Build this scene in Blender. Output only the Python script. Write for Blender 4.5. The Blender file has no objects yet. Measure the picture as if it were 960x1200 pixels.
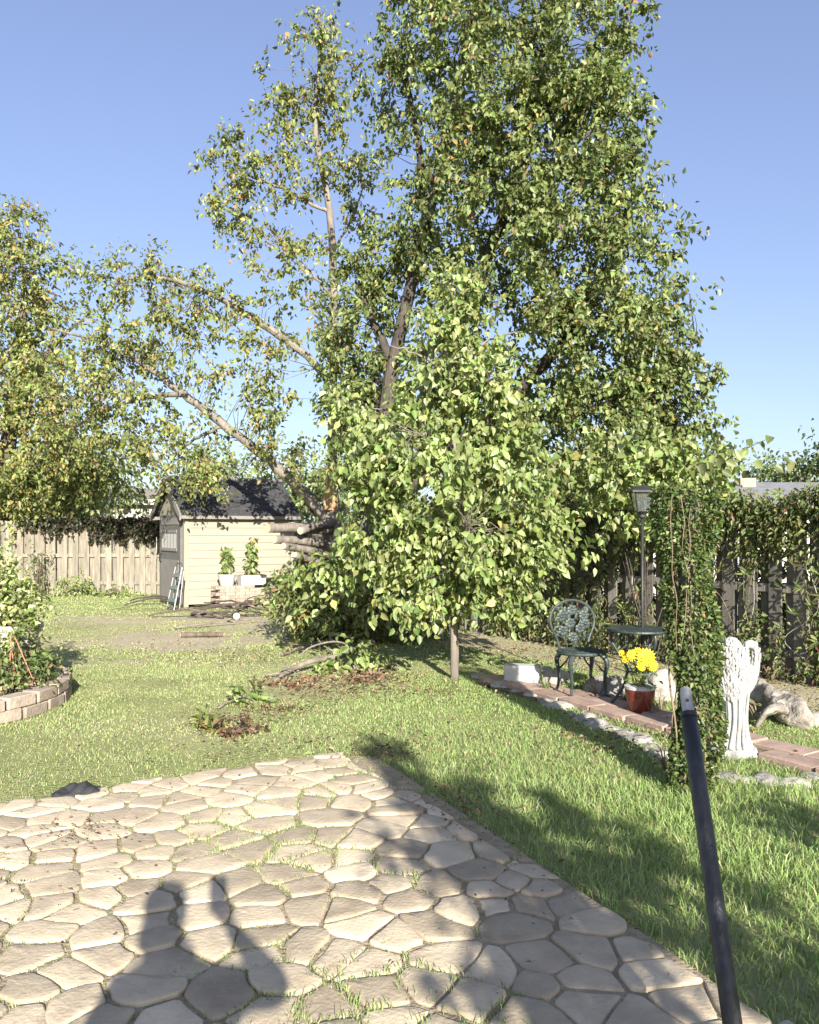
import bpy, bmesh, math, random
import numpy as np
from mathutils import Vector, Matrix
R = math.radians
random.seed(7); rng = np.random.default_rng(7)
sc = bpy.context.scene
COL = sc.collection

# ------------------------------------------------------------------ camera, sky, sun, exposure
EYE = 1.55
cam = bpy.data.objects.new('camera', bpy.data.cameras.new('camera')); COL.objects.link(cam)
cam.location = (0, 0, EYE); cam.rotation_euler = (R(90), 0, 0)
cam.data.sensor_fit = 'HORIZONTAL'; cam.data.sensor_width = 36; cam.data.lens = 36
cam.data.shift_y = 22/960; cam.data.clip_start = 0.05; cam.data.clip_end = 3000
sc.camera = cam
SUN_EL = R(22.3); SUN_AZ = R(13)          # sun stands behind the camera, a little to its right
world = bpy.data.worlds.new('World'); sc.world = world; world.use_nodes = True
wn = world.node_tree.nodes; wl = world.node_tree.links
sky = wn.new('ShaderNodeTexSky'); sky.sky_type = 'NISHITA'; sky.sun_disc = False
sky.sun_elevation = SUN_EL; sky.sun_rotation = R(180) - SUN_AZ
sky.air_density = 1.0; sky.dust_density = 1.3; sky.ozone_density = 4.0
hs = wn.new('ShaderNodeHueSaturation'); hs.inputs['Saturation'].default_value = 1.0; hs.inputs['Hue'].default_value = 0.518
gmn = wn.new('ShaderNodeGamma'); gmn.inputs['Gamma'].default_value = .72; wl.new(sky.outputs[0], gmn.inputs['Color']); wl.new(gmn.outputs[0], hs.inputs['Color'])
wl.new(hs.outputs[0], wn['Background'].inputs['Color']); wn['Background'].inputs['Strength'].default_value = 0.13
sl = bpy.data.lights.new('sun', 'SUN'); sl.energy = 5.0; sl.angle = R(0.55); sl.color = (1, 0.95, 0.85)
so = bpy.data.objects.new('sun', sl); COL.objects.link(so)
sdir = Vector((math.sin(SUN_AZ)*math.cos(SUN_EL), -math.cos(SUN_AZ)*math.cos(SUN_EL), math.sin(SUN_EL)))
so.rotation_euler = sdir.to_track_quat('Z', 'Y').to_euler(); so.location = (3, -10, 8)
sc.view_settings.view_transform = 'Standard'; sc.view_settings.look = 'None'
sc.view_settings.exposure = 1.34; sc.view_settings.gamma = 1; sc.view_settings.use_curve_mapping = False
sc.render.engine = 'CYCLES'; sc.cycles.use_denoising = True
sc.cycles.max_bounces = 6; sc.cycles.transparent_max_bounces = 6

# ------------------------------------------------------------------ helpers
def P(px, py, Y):                          # a point of the place, from where the photograph shows it and its distance
    return np.array(((px-480)/960*Y, Y, EYE-(py-622)/960*Y))
def G(px, py, z=0.0):
    Y = (EYE-z)*960/(py-622); return np.array(((px-480)/960*Y, Y, z))
def nrm(a): return a/np.maximum(np.linalg.norm(a, axis=-1, keepdims=True), 1e-9)

def tag(o, label=None, cat=None, group=None, kind=None):
    if label: o['label'] = label
    if cat: o['category'] = cat
    if group: o['group'] = group
    if kind: o['kind'] = kind
    return o
def thing(name, loc, label, cat, group=None, rz=0):
    o = bpy.data.objects.new(name, None); COL.objects.link(o); o.empty_display_size = .1
    o.location = loc; o.rotation_euler = (0, 0, rz)
    return tag(o, label, cat, group)
def link(name, me, parent=None, loc=None):
    o = bpy.data.objects.new(name, me); COL.objects.link(o)
    if parent is not None: o.parent = parent
    if loc is not None: o.location = loc
    return o

class MB:
    def __init__(s): s.v = []; s.f = []; s.n = 0
    def add(s, vs, fs):
        s.v.extend([tuple(map(float, v)) for v in vs]); s.f.extend([tuple(i+s.n for i in f) for f in fs]); s.n += len(vs); return s
    def box(s, c, d, rz=0, rx=0, ry=0, taper=1.0):
        m = Matrix.Rotation(rz, 3, 'Z') @ Matrix.Rotation(ry, 3, 'Y') @ Matrix.Rotation(rx, 3, 'X')
        vs = []
        for z in (-1, 1):
            t = taper if z > 0 else 1
            for x, y in ((-1,-1),(1,-1),(1,1),(-1,1)):
                vs.append(Vector(c) + m @ Vector((x*d[0]/2*t, y*d[1]/2*t, z*d[2]/2)))
        return s.add(vs, [(3,2,1,0),(4,5,6,7),(0,1,5,4),(1,2,6,5),(2,3,7,6),(3,0,4,7)])
    def hexa(s, p):                        # 8 corners, bottom ring then top ring
        return s.add(p, [(3,2,1,0),(4,5,6,7),(0,1,5,4),(1,2,6,5),(2,3,7,6),(3,0,4,7)])
    def tube(s, pts, rad, n=8, noise=0.0, seed=0, flat=1.0, closed=False):
        pts = [np.array(p, float) for p in pts]; k = len(pts)
        if not hasattr(rad, '__len__'): rad = [rad]*k
        rr = random.Random(seed); vs = []; fs = []; side = None
        for i, p in enumerate(pts):
            if closed: t = pts[(i+1) % k]-pts[i-1]
            else: t = pts[min(i+1, k-1)]-pts[max(i-1, 0)]
            t = t/max(np.linalg.norm(t), 1e-9)
            if side is None:
                a = np.array((0, 0, 1.0)) if abs(t[2]) < .9 else np.array((0, 1.0, 0)); side = np.cross(t, a)
            side = side-t*np.dot(side, t); side /= max(np.linalg.norm(side), 1e-9); up = np.cross(side, t)
            for j in range(n):
                a = 2*math.pi*j/n; r = rad[i]*(1+noise*rr.uniform(-1, 1))
                vs.append(p + side*math.cos(a)*r + up*math.sin(a)*r*flat)
        m = k if closed else k-1
        for i in range(m):
            for j in range(n):
                a = i*n+j; b = i*n+(j+1) % n; i2 = (i+1) % k
                fs.append((a, b, i2*n+(j+1) % n, i2*n+j))
        if not closed: fs.append(tuple(range(n-1, -1, -1))); fs.append(tuple(range((k-1)*n, k*n)))
        return s.add(vs, fs)
    def lathe(s, prof, c=(0,0,0), n=20, fold=0.0, nf=0, seed=0, ell=1.0):
        rr = random.Random(seed); ph = [rr.uniform(0, 6.28) for _ in range(4)]; vs = []; fs = []; k = len(prof)
        for i, (r, z) in enumerate(prof):
            for j in range(n):
                a = 2*math.pi*j/n
                q = r*(1+fold*math.sin(nf*a+ph[0]+.6*math.sin(3*a+ph[1])+z*3)) if fold else r
                vs.append((c[0]+q*math.cos(a), c[1]+q*math.sin(a)*ell, c[2]+z))
        for i in range(k-1):
            for j in range(n):
                a = i*n+j; b = i*n+(j+1) % n
                fs.append((a, b, b+n, a+n))
        fs.append(tuple(range(n-1, -1, -1))); fs.append(tuple(range((k-1)*n, k*n)))
        return s.add(vs, fs)
    def ell(s, c, r, n=10, m=7, noise=0, seed=0, rot=None):
        rr = random.Random(seed); vs = []; fs = []
        rot = rot or Matrix.Identity(3)
        for i in range(m+1):
            th = math.pi*i/m
            for j in range(n):
                a = 2*math.pi*j/n; k = 1+noise*rr.uniform(-1, 1)
                vs.append(Vector(c)+rot @ Vector((r[0]*math.sin(th)*math.cos(a)*k, r[1]*math.sin(th)*math.sin(a)*k, r[2]*math.cos(th)*k)))
        for i in range(m):
            for j in range(n):
                a = i*n+j; b = i*n+(j+1) % n
                fs.append((a, a+n, b+n, b))
        return s.add(vs, fs)
    def build(s, name, m, parent=None, local=False, smooth=False):
        v = np.array(s.v); loc = None
        if parent is not None:
            q_ = parent
            while q_ is not None and not local: v = v-np.array(q_.location); q_ = q_.parent
        elif not local:
            loc = np.array(((v[:,0].min()+v[:,0].max())/2, (v[:,1].min()+v[:,1].max())/2, v[:,2].min())); v = v-loc
        me = bpy.data.meshes.new(name); me.from_pydata(v.tolist(), [], s.f); me.materials.append(m)
        me.validate()
        if smooth: me.polygons.foreach_set('use_smooth', [True]*len(me.polygons))
        return link(name, me, parent, loc)

def bevel(o, w=.006, seg=1):
    b = bmesh.new(); b.from_mesh(o.data)
    bmesh.ops.remove_doubles(b, verts=b.verts, dist=1e-5)
    bmesh.ops.recalc_face_normals(b, faces=b.faces)
    bmesh.ops.bevel(b, geom=[e for e in b.edges], offset=w, segments=seg, affect='EDGES', clamp_overlap=True)
    b.to_mesh(o.data); b.free(); return o

def big_mesh(name, v, tris_per, vper, faces_idx, mat_, cols=None):
    """numpy mesh: n items with vper vertices each and the faces of faces_idx (lists of vertex numbers)"""
    n = len(v)//vper
    loops = []; starts = []; tot = []; st = 0
    lens = [len(f) for f in faces_idx]; flat = np.concatenate([np.array(f) for f in faces_idx])
    li = (np.arange(n)[:,None]*vper+flat[None,:]).ravel()
    tot = np.tile(np.array(lens), n); starts = np.concatenate(([0], np.cumsum(tot)[:-1]))
    me = bpy.data.meshes.new(name)
    me.vertices.add(len(v)); me.vertices.foreach_set('co', v.astype(np.float32).ravel())
    me.loops.add(len(li)); me.loops.foreach_set('vertex_index', li.astype(np.int32))
    me.polygons.add(len(tot)); me.polygons.foreach_set('loop_start', starts.astype(np.int32))
    try: me.polygons.foreach_set('loop_total', tot.astype(np.int32))
    except Exception: pass
    me.update(calc_edges=True)
    if cols is not None:
        at = me.color_attributes.new('Col', 'FLOAT_COLOR', 'POINT')
        c = np.ones((len(v), 4), np.float32); c[:, :3] = np.repeat(cols, vper, axis=0)
        at.data.foreach_set('color', c.ravel())
    me.materials.append(mat_)
    return me

# ------------------------------------------------------------------ materials
def nodes(name):
    m = bpy.data.materials.new(name); m.use_nodes = True
    return m, m.node_tree.nodes, m.node_tree.links, m.node_tree.nodes['Principled BSDF']
def mat(name, c1, c2=None, scale=6, rough=.75, bump=.25, bscale=None, metal=0, objvar=0.0, spec=.4, stretch=None, third=None, detail=6, dist=.01):
    m, n, l, b = nodes(name)
    c2 = c2 or tuple(x*.7 for x in c1)
    tc = n.new('ShaderNodeTexCoord'); mp = n.new('ShaderNodeMapping'); l.new(tc.outputs['Object'], mp.inputs[0])
    if stretch: mp.inputs['Scale'].default_value = stretch
    oi = n.new('ShaderNodeObjectInfo')
    vm = n.new('ShaderNodeVectorMath'); vm.operation = 'ADD'; l.new(mp.outputs[0], vm.inputs[0])
    vs = n.new('ShaderNodeVectorMath'); vs.operation = 'SCALE'; vs.inputs[0].default_value = (37, 17, 53); l.new(oi.outputs['Random'], vs.inputs['Scale'])
    l.new(vs.outputs[0], vm.inputs[1])
    t = n.new('ShaderNodeTexNoise'); t.inputs['Scale'].default_value = scale; t.inputs['Detail'].default_value = detail; t.inputs['Roughness'].default_value = .6
    l.new(vm.outputs[0], t.inputs['Vector'])
    r = n.new('ShaderNodeValToRGB'); l.new(t.outputs['Fac'], r.inputs[0])
    r.color_ramp.elements[0].position = .33; r.color_ramp.elements[0].color = (*c2, 1)
    r.color_ramp.elements[1].position = .66; r.color_ramp.elements[1].color = (*c1, 1)
    if third: e = r.color_ramp.elements.new(.5); e.color = (*third, 1)
    out = r.outputs[0]
    if objvar:
        h = n.new('ShaderNodeHueSaturation'); l.new(out, h.inputs['Color'])
        mr = n.new('ShaderNodeMapRange'); l.new(oi.outputs['Random'], mr.inputs[0]); mr.inputs[3].default_value = 1-objvar; mr.inputs[4].default_value = 1+objvar
        l.new(mr.outputs[0], h.inputs['Value']); out = h.outputs[0]
    l.new(out, b.inputs['Base Color'])
    b.inputs['Roughness'].default_value = rough; b.inputs['Metallic'].default_value = metal; b.inputs['Specular IOR Level'].default_value = spec
    if bump:
        t2 = n.new('ShaderNodeTexNoise'); t2.inputs['Scale'].default_value = bscale or scale*4; t2.inputs['Detail'].default_value = 6; l.new(vm.outputs[0], t2.inputs['Vector'])
        bp = n.new('ShaderNodeBump'); bp.inputs['Strength'].default_value = bump; bp.inputs['Distance'].default_value = dist
        l.new(t2.outputs['Fac'], bp.inputs['Height']); l.new(bp.outputs[0], b.inputs['Normal'])
    return m
def leafmat(name, trans=.3, rough=.5, spec=.35, mul=1.0):
    m, n, l, b = nodes(name)
    a = n.new('ShaderNodeAttribute'); a.attribute_name = 'Col'
    g = n.new('ShaderNodeNewGeometry')
    h = n.new('ShaderNodeHueSaturation'); l.new(a.outputs['Color'], h.inputs['Color']); h.inputs['Value'].default_value = mul
    l.new(h.outputs[0], b.inputs['Base Color']); b.inputs['Roughness'].default_value = rough; b.inputs['Specular IOR Level'].default_value = spec
    t = n.new('ShaderNodeBsdfTranslucent'); 
    h2 = n.new('ShaderNodeHueSaturation'); l.new(h.outputs[0], h2.inputs['Color']); h2.inputs['Value'].default_value = 1.25; h2.inputs['Saturation'].default_value = 1.1
    l.new(h2.outputs[0], t.inputs[0])
    mx = n.new('ShaderNodeMixShader'); mx.inputs[0].default_value = trans
    l.new(b.outputs[0], mx.inputs[1]); l.new(t.outputs[0], mx.inputs[2]); l.new(mx.outputs[0], n['Material Output'].inputs[0])
    return m
M = {}
M['leaf'] = leafmat('pear_leaf', .34, .42, .45)
M['grass'] = leafmat('grass_blade', .30, .6, .2)
M['litter'] = leafmat('dry_leaf', .1, .8, .1)
M['bark'] = mat('bark', (.17,.13,.10), (.065,.05,.04), 9, .9, .8, 24, stretch=(1,1,.25), dist=.03)
M['bark_dark'] = mat('dark_bark', (.085,.07,.058), (.035,.028,.024), 9, .92, .9, 24, stretch=(1,1,.25), dist=.03)
M['bark_pale'] = mat('pale_bark', (.25,.215,.18), (.11,.092,.077), 8, .9, .7, 24, stretch=(1,1,.35), dist=.02)
M['deadwood'] = mat('dead_wood', (.27,.23,.19), (.11,.09,.075), 9, .9, .6, 30, dist=.015)
M['deadwood_pale'] = mat('bleached_wood', (.40,.36,.30), (.17,.145,.12), 8, .9, 1.0, 22, dist=.03)
M['splinter'] = mat('splintered_wood', (.50,.32,.18), (.26,.15,.08), 8, .85, .6, stretch=(2,2,.2))
M['cutwood'] = mat('sawn_wood', (.62,.52,.36), (.48,.36,.22), 14, .8, .3)
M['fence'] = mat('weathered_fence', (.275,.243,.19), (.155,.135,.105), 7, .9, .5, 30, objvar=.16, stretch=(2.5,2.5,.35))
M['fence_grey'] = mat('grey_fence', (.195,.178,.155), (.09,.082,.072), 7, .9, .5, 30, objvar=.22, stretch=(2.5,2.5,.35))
M['stone'] = mat('flagstone', (.53,.44,.305), (.35,.28,.195), 4, .92, .5, 60, objvar=.24, third=(.465,.38,.265), dist=.008, detail=10)
M['block'] = mat('garden_block', (.40,.32,.255), (.26,.205,.165), 9, .92, .7, 40, objvar=.16)
M['brick'] = mat('pink_brick', (.40,.285,.225), (.27,.19,.15), 8, .9, .4, 60, objvar=.15)
M['rock'] = mat('pale_rock', (.38,.355,.31), (.20,.185,.16), 7, .92, .9, 18, objvar=.18, dist=.03)
M['siding'] = mat('cream_siding', (.295,.272,.21), (.265,.245,.19), 2, .6, .08, 40)
M['trim'] = mat('taupe_trim', (.22,.20,.185), (.18,.165,.15), 5, .6, .1)
M['door'] = mat('taupe_door', (.13,.125,.12), (.105,.10,.097), 4, .55, .1)
M['shingle'] = mat('charcoal_shingle', (.06,.058,.06), (.03,.03,.031), 10, .9, .5, 60, objvar=.1)
M['ridge'] = mat('pale_shingle', (.16,.15,.15), (.11,.105,.105), 10, .9, .4, 60)
M['white'] = mat('white_paint', (.45,.445,.43), (.40,.395,.38), 5, .6, .1)
M['white_block'] = mat('white_block', (.47,.465,.45), (.40,.395,.38), 5, .85, .3, 40)
M['statue'] = mat('white_plaster', (.39,.385,.37), (.25,.245,.235), 10, .8, .7, 40)
M['iron'] = mat('verdigris_iron', (.065,.085,.08), (.028,.038,.036), 14, .5, .3, 60, metal=.35)
M['black'] = mat('black_paint', (.018,.018,.02), (.012,.012,.013), 12, .38, .15, 60, spec=.5)
M['pole'] = mat('scuffed_black_paint', (.045,.045,.047), (.014,.014,.015), 25, .42, .3, 120, spec=.5, stretch=(1,1,.35), detail=12)
M['lampblack'] = mat('lamp_black', (.03,.03,.032), (.02,.02,.02), 12, .5, .2)
M['steel'] = mat('grey_steel', (.36,.36,.36), (.25,.25,.25), 14, .4, .2, metal=.6)
M['pot_red'] = mat('red_glaze', (.17,.035,.022), (.10,.02,.013), 6, .25, .1, spec=.6)
M['terracotta'] = mat('terracotta', (.45,.22,.14), (.33,.15,.10), 8, .85, .3)
M['potgrey'] = mat('pale_pot', (.42,.40,.37), (.30,.28,.26), 8, .7, .2)
M['soil'] = mat('soil', (.19,.145,.105), (.09,.07,.05), 14, .95, .8, 50, dist=.03)
M['joint'] = mat('sandy_joint', (.37,.30,.20), (.22,.175,.115), 16, .95, .8, 50, dist=.02)
M['yellow'] = mat('yellow_petal', (.80,.62,.03), (.72,.50,.02), 8, .6, .1)
M['yellow_eye'] = mat('flower_eye', (.60,.40,.03), (.45,.27,.02), 20, .7, .2)
M['wall_far'] = mat('cream_house_wall', (.62,.58,.50), (.58,.54,.46), 2, .8, .1)
M['roof_far'] = mat('house_roof', (.26,.22,.185), (.20,.17,.14), 4, .9, .3)
M['roof_grey'] = mat('grey_house_roof', (.20,.20,.205), (.14,.14,.145), 4, .9, .3)
M['wall_grey'] = mat('grey_house_wall', (.34,.355,.37), (.30,.31,.325), 2, .8, .1)
M['cloth'] = mat('black_cloth', (.035,.035,.038), (.02,.02,.022), 9, .75, .5, 30, dist=.02)
M['alu'] = mat('aluminium', (.22,.23,.225), (.15,.16,.155), 9, .4, .1, metal=.6)
M['alugreen'] = mat('grey_green_step', (.13,.16,.15), (.09,.11,.10), 9, .6, .1)
M['stem'] = mat('tan_stem', (.25,.19,.13), (.14,.10,.07), 12, .85, .3)
M['greenstem'] = mat('green_stem', (.16,.20,.06), (.10,.13,.04), 12, .7, .1)
M['skin'] = mat('skin', (.50,.33,.25), (.45,.29,.21), 9, .55, .1)
M['shirt'] = mat('blue_shirt', (.10,.14,.22), (.08,.11,.18), 20, .85, .2)
M['jeans'] = mat('jeans', (.06,.08,.14), (.04,.055,.10), 30, .9, .2)
M['hair'] = mat('brown_hair', (.07,.045,.03), (.04,.025,.018), 30, .6, .4, stretch=(1,1,.2))
gm, n_, l_, b_ = nodes('lamp_glass'); b_.inputs['Base Color'].default_value = (.55,.58,.58,1); b_.inputs['Roughness'].default_value = .08
b_.inputs['Transmission Weight'].default_value = .92; M['glass'] = gm
# the ground: thatch and soil under the blades, drier where the turf is worn
gm, n_, l_, b_ = nodes('lawn_ground')
at = n_.new('ShaderNodeAttribute'); at.attribute_name = 'bare'
tc = n_.new('ShaderNodeTexCoord')
t1 = n_.new('ShaderNodeTexNoise'); t1.inputs['Scale'].default_value = 2.2; t1.inputs['Detail'].default_value = 8; l_.new(tc.outputs['Object'], t1.inputs['Vector'])
t2 = n_.new('ShaderNodeTexNoise'); t2.inputs['Scale'].default_value = 38; t2.inputs['Detail'].default_value = 6; l_.new(tc.outputs['Object'], t2.inputs['Vector'])
r1 = n_.new('ShaderNodeValToRGB'); l_.new(t1.outputs['Fac'], r1.inputs[0])
r1.color_ramp.elements[0].position = .35; r1.color_ramp.elements[0].color = (.20,.215,.085,1); r1.color_ramp.elements[1].position = .68; r1.color_ramp.elements[1].color = (.29,.285,.13,1)
r2 = n_.new('ShaderNodeValToRGB'); l_.new(t2.outputs['Fac'], r2.inputs[0])
r2.color_ramp.elements[0].position = .3; r2.color_ramp.elements[0].color = (.30,.245,.165,1); r2.color_ramp.elements[1].position = .7; r2.color_ramp.elements[1].color = (.52,.45,.33,1)
mx = n_.new('ShaderNodeMix'); mx.data_type = 'RGBA'; l_.new(at.outputs['Fac'], mx.inputs[0]); l_.new(r1.outputs[0], mx.inputs[6]); l_.new(r2.outputs[0], mx.inputs[7])
l_.new(mx.outputs[2], b_.inputs['Base Color']); b_.inputs['Roughness'].default_value = .95; b_.inputs['Specular IOR Level'].default_value = .1
bp = n_.new('ShaderNodeBump'); bp.inputs['Strength'].default_value = .7; bp.inputs['Distance'].default_value = .03; l_.new(t2.outputs['Fac'], bp.inputs['Height']); l_.new(bp.outputs[0], b_.inputs['Normal'])
M['ground'] = gm

# ------------------------------------------------------------------ leaves
def leaf_verts(base, d, nr, L, W, fold=.22, curl=.12):
    s = nrm(np.cross(d, nr)); nr = nrm(np.cross(s, d)); L = L[:,None]; W = W[:,None]
    def p(a, b, c): return base+d*L*a+s*W*b+nr*W*c
    tip = base+d*L*1.0-nr*L*curl
    return np.stack((base, p(.28,.44,fold), p(.62,.36,fold*.7), tip, p(.62,-.36,fold*.7), p(.28,-.44,fold)), 1).reshape(-1, 3)
LEAF_F = [(0,3,2,1),(0,5,4,3)]
def orient(n, outward, r, droop=.8, out=.45, rnd=.6, up=.35, nrnd=.7):
    d = nrm(np.array((0,0,-1.0))*droop+outward*out+r.normal(size=(n,3))*rnd)
    nn = outward*.9+np.array((0,0,1.0))*up+r.normal(size=(n,3))*nrnd
    nn = nrm(nn-d*np.sum(nn*d, 1, keepdims=True))
    return d, nn
def palette(n, r, pal):
    """pal: list of (weight, colour, spread)"""
    w = np.array([p[0] for p in pal]); k = r.choice(len(pal), n, p=w/w.sum())
    c = np.array([p[1] for p in pal])[k]; sp = np.array([p[2] for p in pal])[k]
    return np.clip(c*(1+r.normal(size=(n,1))*sp[:,None])*(1+r.normal(size=(n,3))*.06), .005, .9)
PAL_PEAR = [(10,(.175,.215,.068),.22),(6,(.25,.285,.11),.2),(3,(.11,.15,.048),.2),(.7,(.34,.27,.08),.2),(.3,(.28,.15,.07),.2)]
PAL_PALE = [(10,(.235,.285,.095),.2),(6,(.31,.355,.15),.18),(3,(.13,.185,.05),.2),(.4,(.36,.34,.10),.15)]
PAL_PEARD = [(10,(.15,.188,.058),.22),(6,(.215,.25,.092),.2),(3,(.095,.13,.042),.2),(.5,(.32,.26,.08),.2),(.25,(.27,.15,.07),.2)]
PAL_AUT = [(10,(.18,.21,.065),.22),(5,(.26,.27,.095),.2),(1.3,(.36,.29,.08),.2),(.7,(.32,.18,.09),.25),(2,(.09,.12,.035),.2)]
PAL_DEAD = [(5,(.17,.105,.065),.3),(3,(.25,.18,.11),.25),(2,(.10,.06,.04),.2)]
PAL_IVY = [(8,(.085,.125,.035),.25),(5,(.15,.19,.06),.25),(2,(.05,.08,.025),.2),(1,(.28,.23,.10),.2)]
PAL_VINE = [(8,(.12,.155,.05),.25),(5,(.20,.225,.085),.2),(1.6,(.24,.19,.10),.2),(.4,(.24,.12,.08),.25)]
PAL_SHADE = [(6,(.035,.04,.018),.3),(2,(.06,.04,.025),.25)]

def blob_clusters(blobs, r):
    cs = []; outs = []
    for b in blobs:
        cx, cy, Y, rx, ry, rd, n = b[:7]
        c = P(cx, cy, Y); rad = np.array((rx/960*Y, rd, ry/960*Y))
        u = nrm(r.normal(size=(n,3)))*(r.random((n,1))**.42)
        cs.append(c+u*rad); outs.append(nrm(u/rad*rad.mean()+np.array((0,-.25,0))))
    return np.concatenate(cs), np.concatenate(outs)
def crown_mesh(name, cs, outs, per, cr, ls, pal, r, material, wratio=.68, **kw):
    n = len(cs); cnt = np.maximum(3, r.poisson(per, n)); idx = np.repeat(np.arange(n), cnt); N = len(idx)
    sz = (.65+.75*r.random(n))[idx][:,None]
    K = 5                                              # each cluster: a few leafy shoots leaving one point
    sh = nrm(outs[:,None,:]*.75+r.normal(size=(n,K,3))*.75+np.array((0,0,-.25)))
    kk = r.integers(0, K, N); sd = sh[idx, kk]; tt = r.random((N,1))**.8
    off = sd*tt*cr*2.4*sz+np.array((0,0,-.35))*tt*tt*cr*sz+r.uniform(-1,1,size=(N,3))*cr*.42*sz
    base = cs[idx]+off
    outw = nrm(outs[idx]*.7+sd*.5+r.normal(size=(N,3))*.25)
    d, nn = orient(N, outw, r, **kw)
    L = ls*(.5+.95*r.random(N)); W = L*wratio*(.75+.45*r.random(N))
    tone = (1+r.normal(size=n)*.13)[idx][:,None]
    cols = np.clip(palette(N, r, pal)*tone, .004, .9)
    base[:,2] = np.maximum(base[:,2], .03)
    return base, d, nn, L, W, cols
def leaves_obj(name, data, material, parent, kind='stuff', loc=None):
    base, d, nn, L, W, cols = data
    v = leaf_verts(base, d, nn, L, W)
    o0 = np.array(parent.location) if parent is not None else (np.array(loc) if loc is not None else np.zeros(3))
    me = big_mesh(name, v-o0, 2, 6, LEAF_F, material, cols)
    o = link(name, me, parent, None if parent is not None else tuple(o0))
    if kind: o['kind'] = kind
    return o
def smooth_path(pts, rad, k=5):
    pts = np.array(pts, float); n = len(pts); out = []; ro = []
    for i in range(n-1):
        p0 = pts[max(i-1,0)]; p1 = pts[i]; p2 = pts[i+1]; p3 = pts[min(i+2,n-1)]
        for t in np.linspace(0, 1, k, endpoint=False):
            out.append(.5*((2*p1)+(-p0+p2)*t+(2*p0-5*p1+4*p2-p3)*t*t+(-p0+3*p1-3*p2+p3)*t**3)); ro.append(rad[i]*(1-t)+rad[i+1]*t)
    out.append(pts[-1]); ro.append(rad[-1]); return np.array(out), ro
def limb(mb, pts, rad, seed, n=9, k=5, noise=.09, wob=.0):
    p, r_ = smooth_path(pts, rad, k); rr = np.random.default_rng(seed)
    if wob: p[1:-1] += rr.normal(size=p[1:-1].shape)*wob
    mb.tube(p, r_, n, noise, seed); return p
def twigs(mb, cs, limbpts, r, rad=.011, every=1, sag=.12):
    lp = np.concatenate(limbpts)
    for i in range(0, len(cs), every):
        c = cs[i]; d = np.linalg.norm((lp-c)*np.array((1,1,1.0))+np.array((0,0,0))*0, axis=1)+np.maximum(0, lp[:,2]-c[2])*.6
        a = lp[np.argmin(d)]; D = np.linalg.norm(c-a)
        if D < .08 or D > 3.2: continue
        m1 = a*.62+c*.38+r.normal(size=3)*D*.09+np.array((0,0,.08*D)); m2 = a*.25+c*.75+r.normal(size=3)*D*.07+np.array((0,0,.05*D))
        q = rad*(.5+.42*min(D, 2.2))
        mb.tube([a, m1, m2, c+(c-m2)*.4], [q, q*.75, q*.5, q*.2], 4)

# ================================================================== THE SETTING
def patio_poly():
    return np.array([(-3.3,-1.1),(2.1,-1.1),(1.95,.6),(1.75,1.2),(1.45,2.0),(1.15,2.57),(.95,3.05),(.505,4.04),(.2,4.7),(-.1,5.35),(-.24,5.62),(-.63,5.70),(-1.31,5.26),(-2.3,4.6),(-3.3,4.05)])
PAT = patio_poly()
def in_poly(x, y, poly):
    x = np.asarray(x); y = np.asarray(y); ins = np.zeros(x.shape, bool); j = len(poly)-1
    for i in range(len(poly)):
        xi, yi = poly[i]; xj, yj = poly[j]
        c = ((yi > y) != (yj > y)) & (x < (xj-xi)*(y-yi)/(yj-yi+1e-12)+xi); ins ^= c; j = i
    return ins
def vnoise(x, y, s, seed=0):
    r = np.random.default_rng(seed); o = np.zeros_like(np.asarray(x, float)); a = 0
    for k in range(7):
        f = r.normal(size=2)*s*(1+k*.35); ph = r.random()*6.28; o += np.sin(f[0]*x+f[1]*y+ph)/(1+k*.25); a += 1/(1+k*.25)
    return o/a
def gauss(x, y, cx, cy, sx, sy, rot=0):
    dx = x-cx; dy = y-cy; c, s = math.cos(rot), math.sin(rot); return np.exp(-(((dx*c+dy*s)/sx)**2+((-dx*s+dy*c)/sy)**2))
FENCE_A = np.array((4.95, 7.02)); FENCE_B = np.array((.10, 13.86)); FENCE_C = np.array((-1.35, 20.0))
fdir = (FENCE_B-FENCE_A)/np.linalg.norm(FENCE_B-FENCE_A); fnor = np.array((-fdir[1], fdir[0]))
if fnor[1] > 0: fnor = -fnor                         # towards the lawn
def fence_dist(x, y): return (x-FENCE_A[0])*fnor[0]+(y-FENCE_A[1])*fnor[1]
def bare(x, y):
    b = 1.5*gauss(x,y,-3.2,11.6,2.1,1.0,.1)+1.3*gauss(x,y,-2.9,14.2,2.0,1.5)+.6*gauss(x,y,-5.2,14.3,1.6,.8)+.5*gauss(x,y,-1.2,8.2,1.1,.7)+.35*gauss(x,y,-.9,9.3,1.5,.6)
    b += .45*gauss(x,y,-3.4,9.6,1.4,.5)+.3*gauss(x,y,-1.6,6.4,1.2,.4)+.7*gauss(x,y,-.3,12.4,1.4,1.2)
    b = b*(.75+.9*vnoise(x,y,3.1,3))+.16*np.maximum(0, vnoise(x,y,1.3,5))
    fd = fence_dist(x, y); on = (y > 3.5) & (y < 14) & (x > .1)
    b = np.minimum(b, .90+.22*vnoise(x,y,5,13))
    b = np.where(on, np.maximum(b, np.clip((1.5-fd)/.5, 0, 1)*.72*np.clip((y-4.4)/.8, 0, 1)), b)
    return np.clip(b, 0, 1)
def axis(dense0, dense1, step, far):
    a = list(np.arange(dense0, dense1+1e-6, step)); x = dense1; s = step
    while x < far: s *= 1.5; x += s; a.append(x)
    x = dense0; s = step; pre = []
    while x > -far: s *= 1.5; x -= s; pre.append(x)
    return np.array(pre[::-1]+a)
gx = axis(-11, 7, .2, 900); gy = axis(-2, 21, .2, 900)
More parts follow.
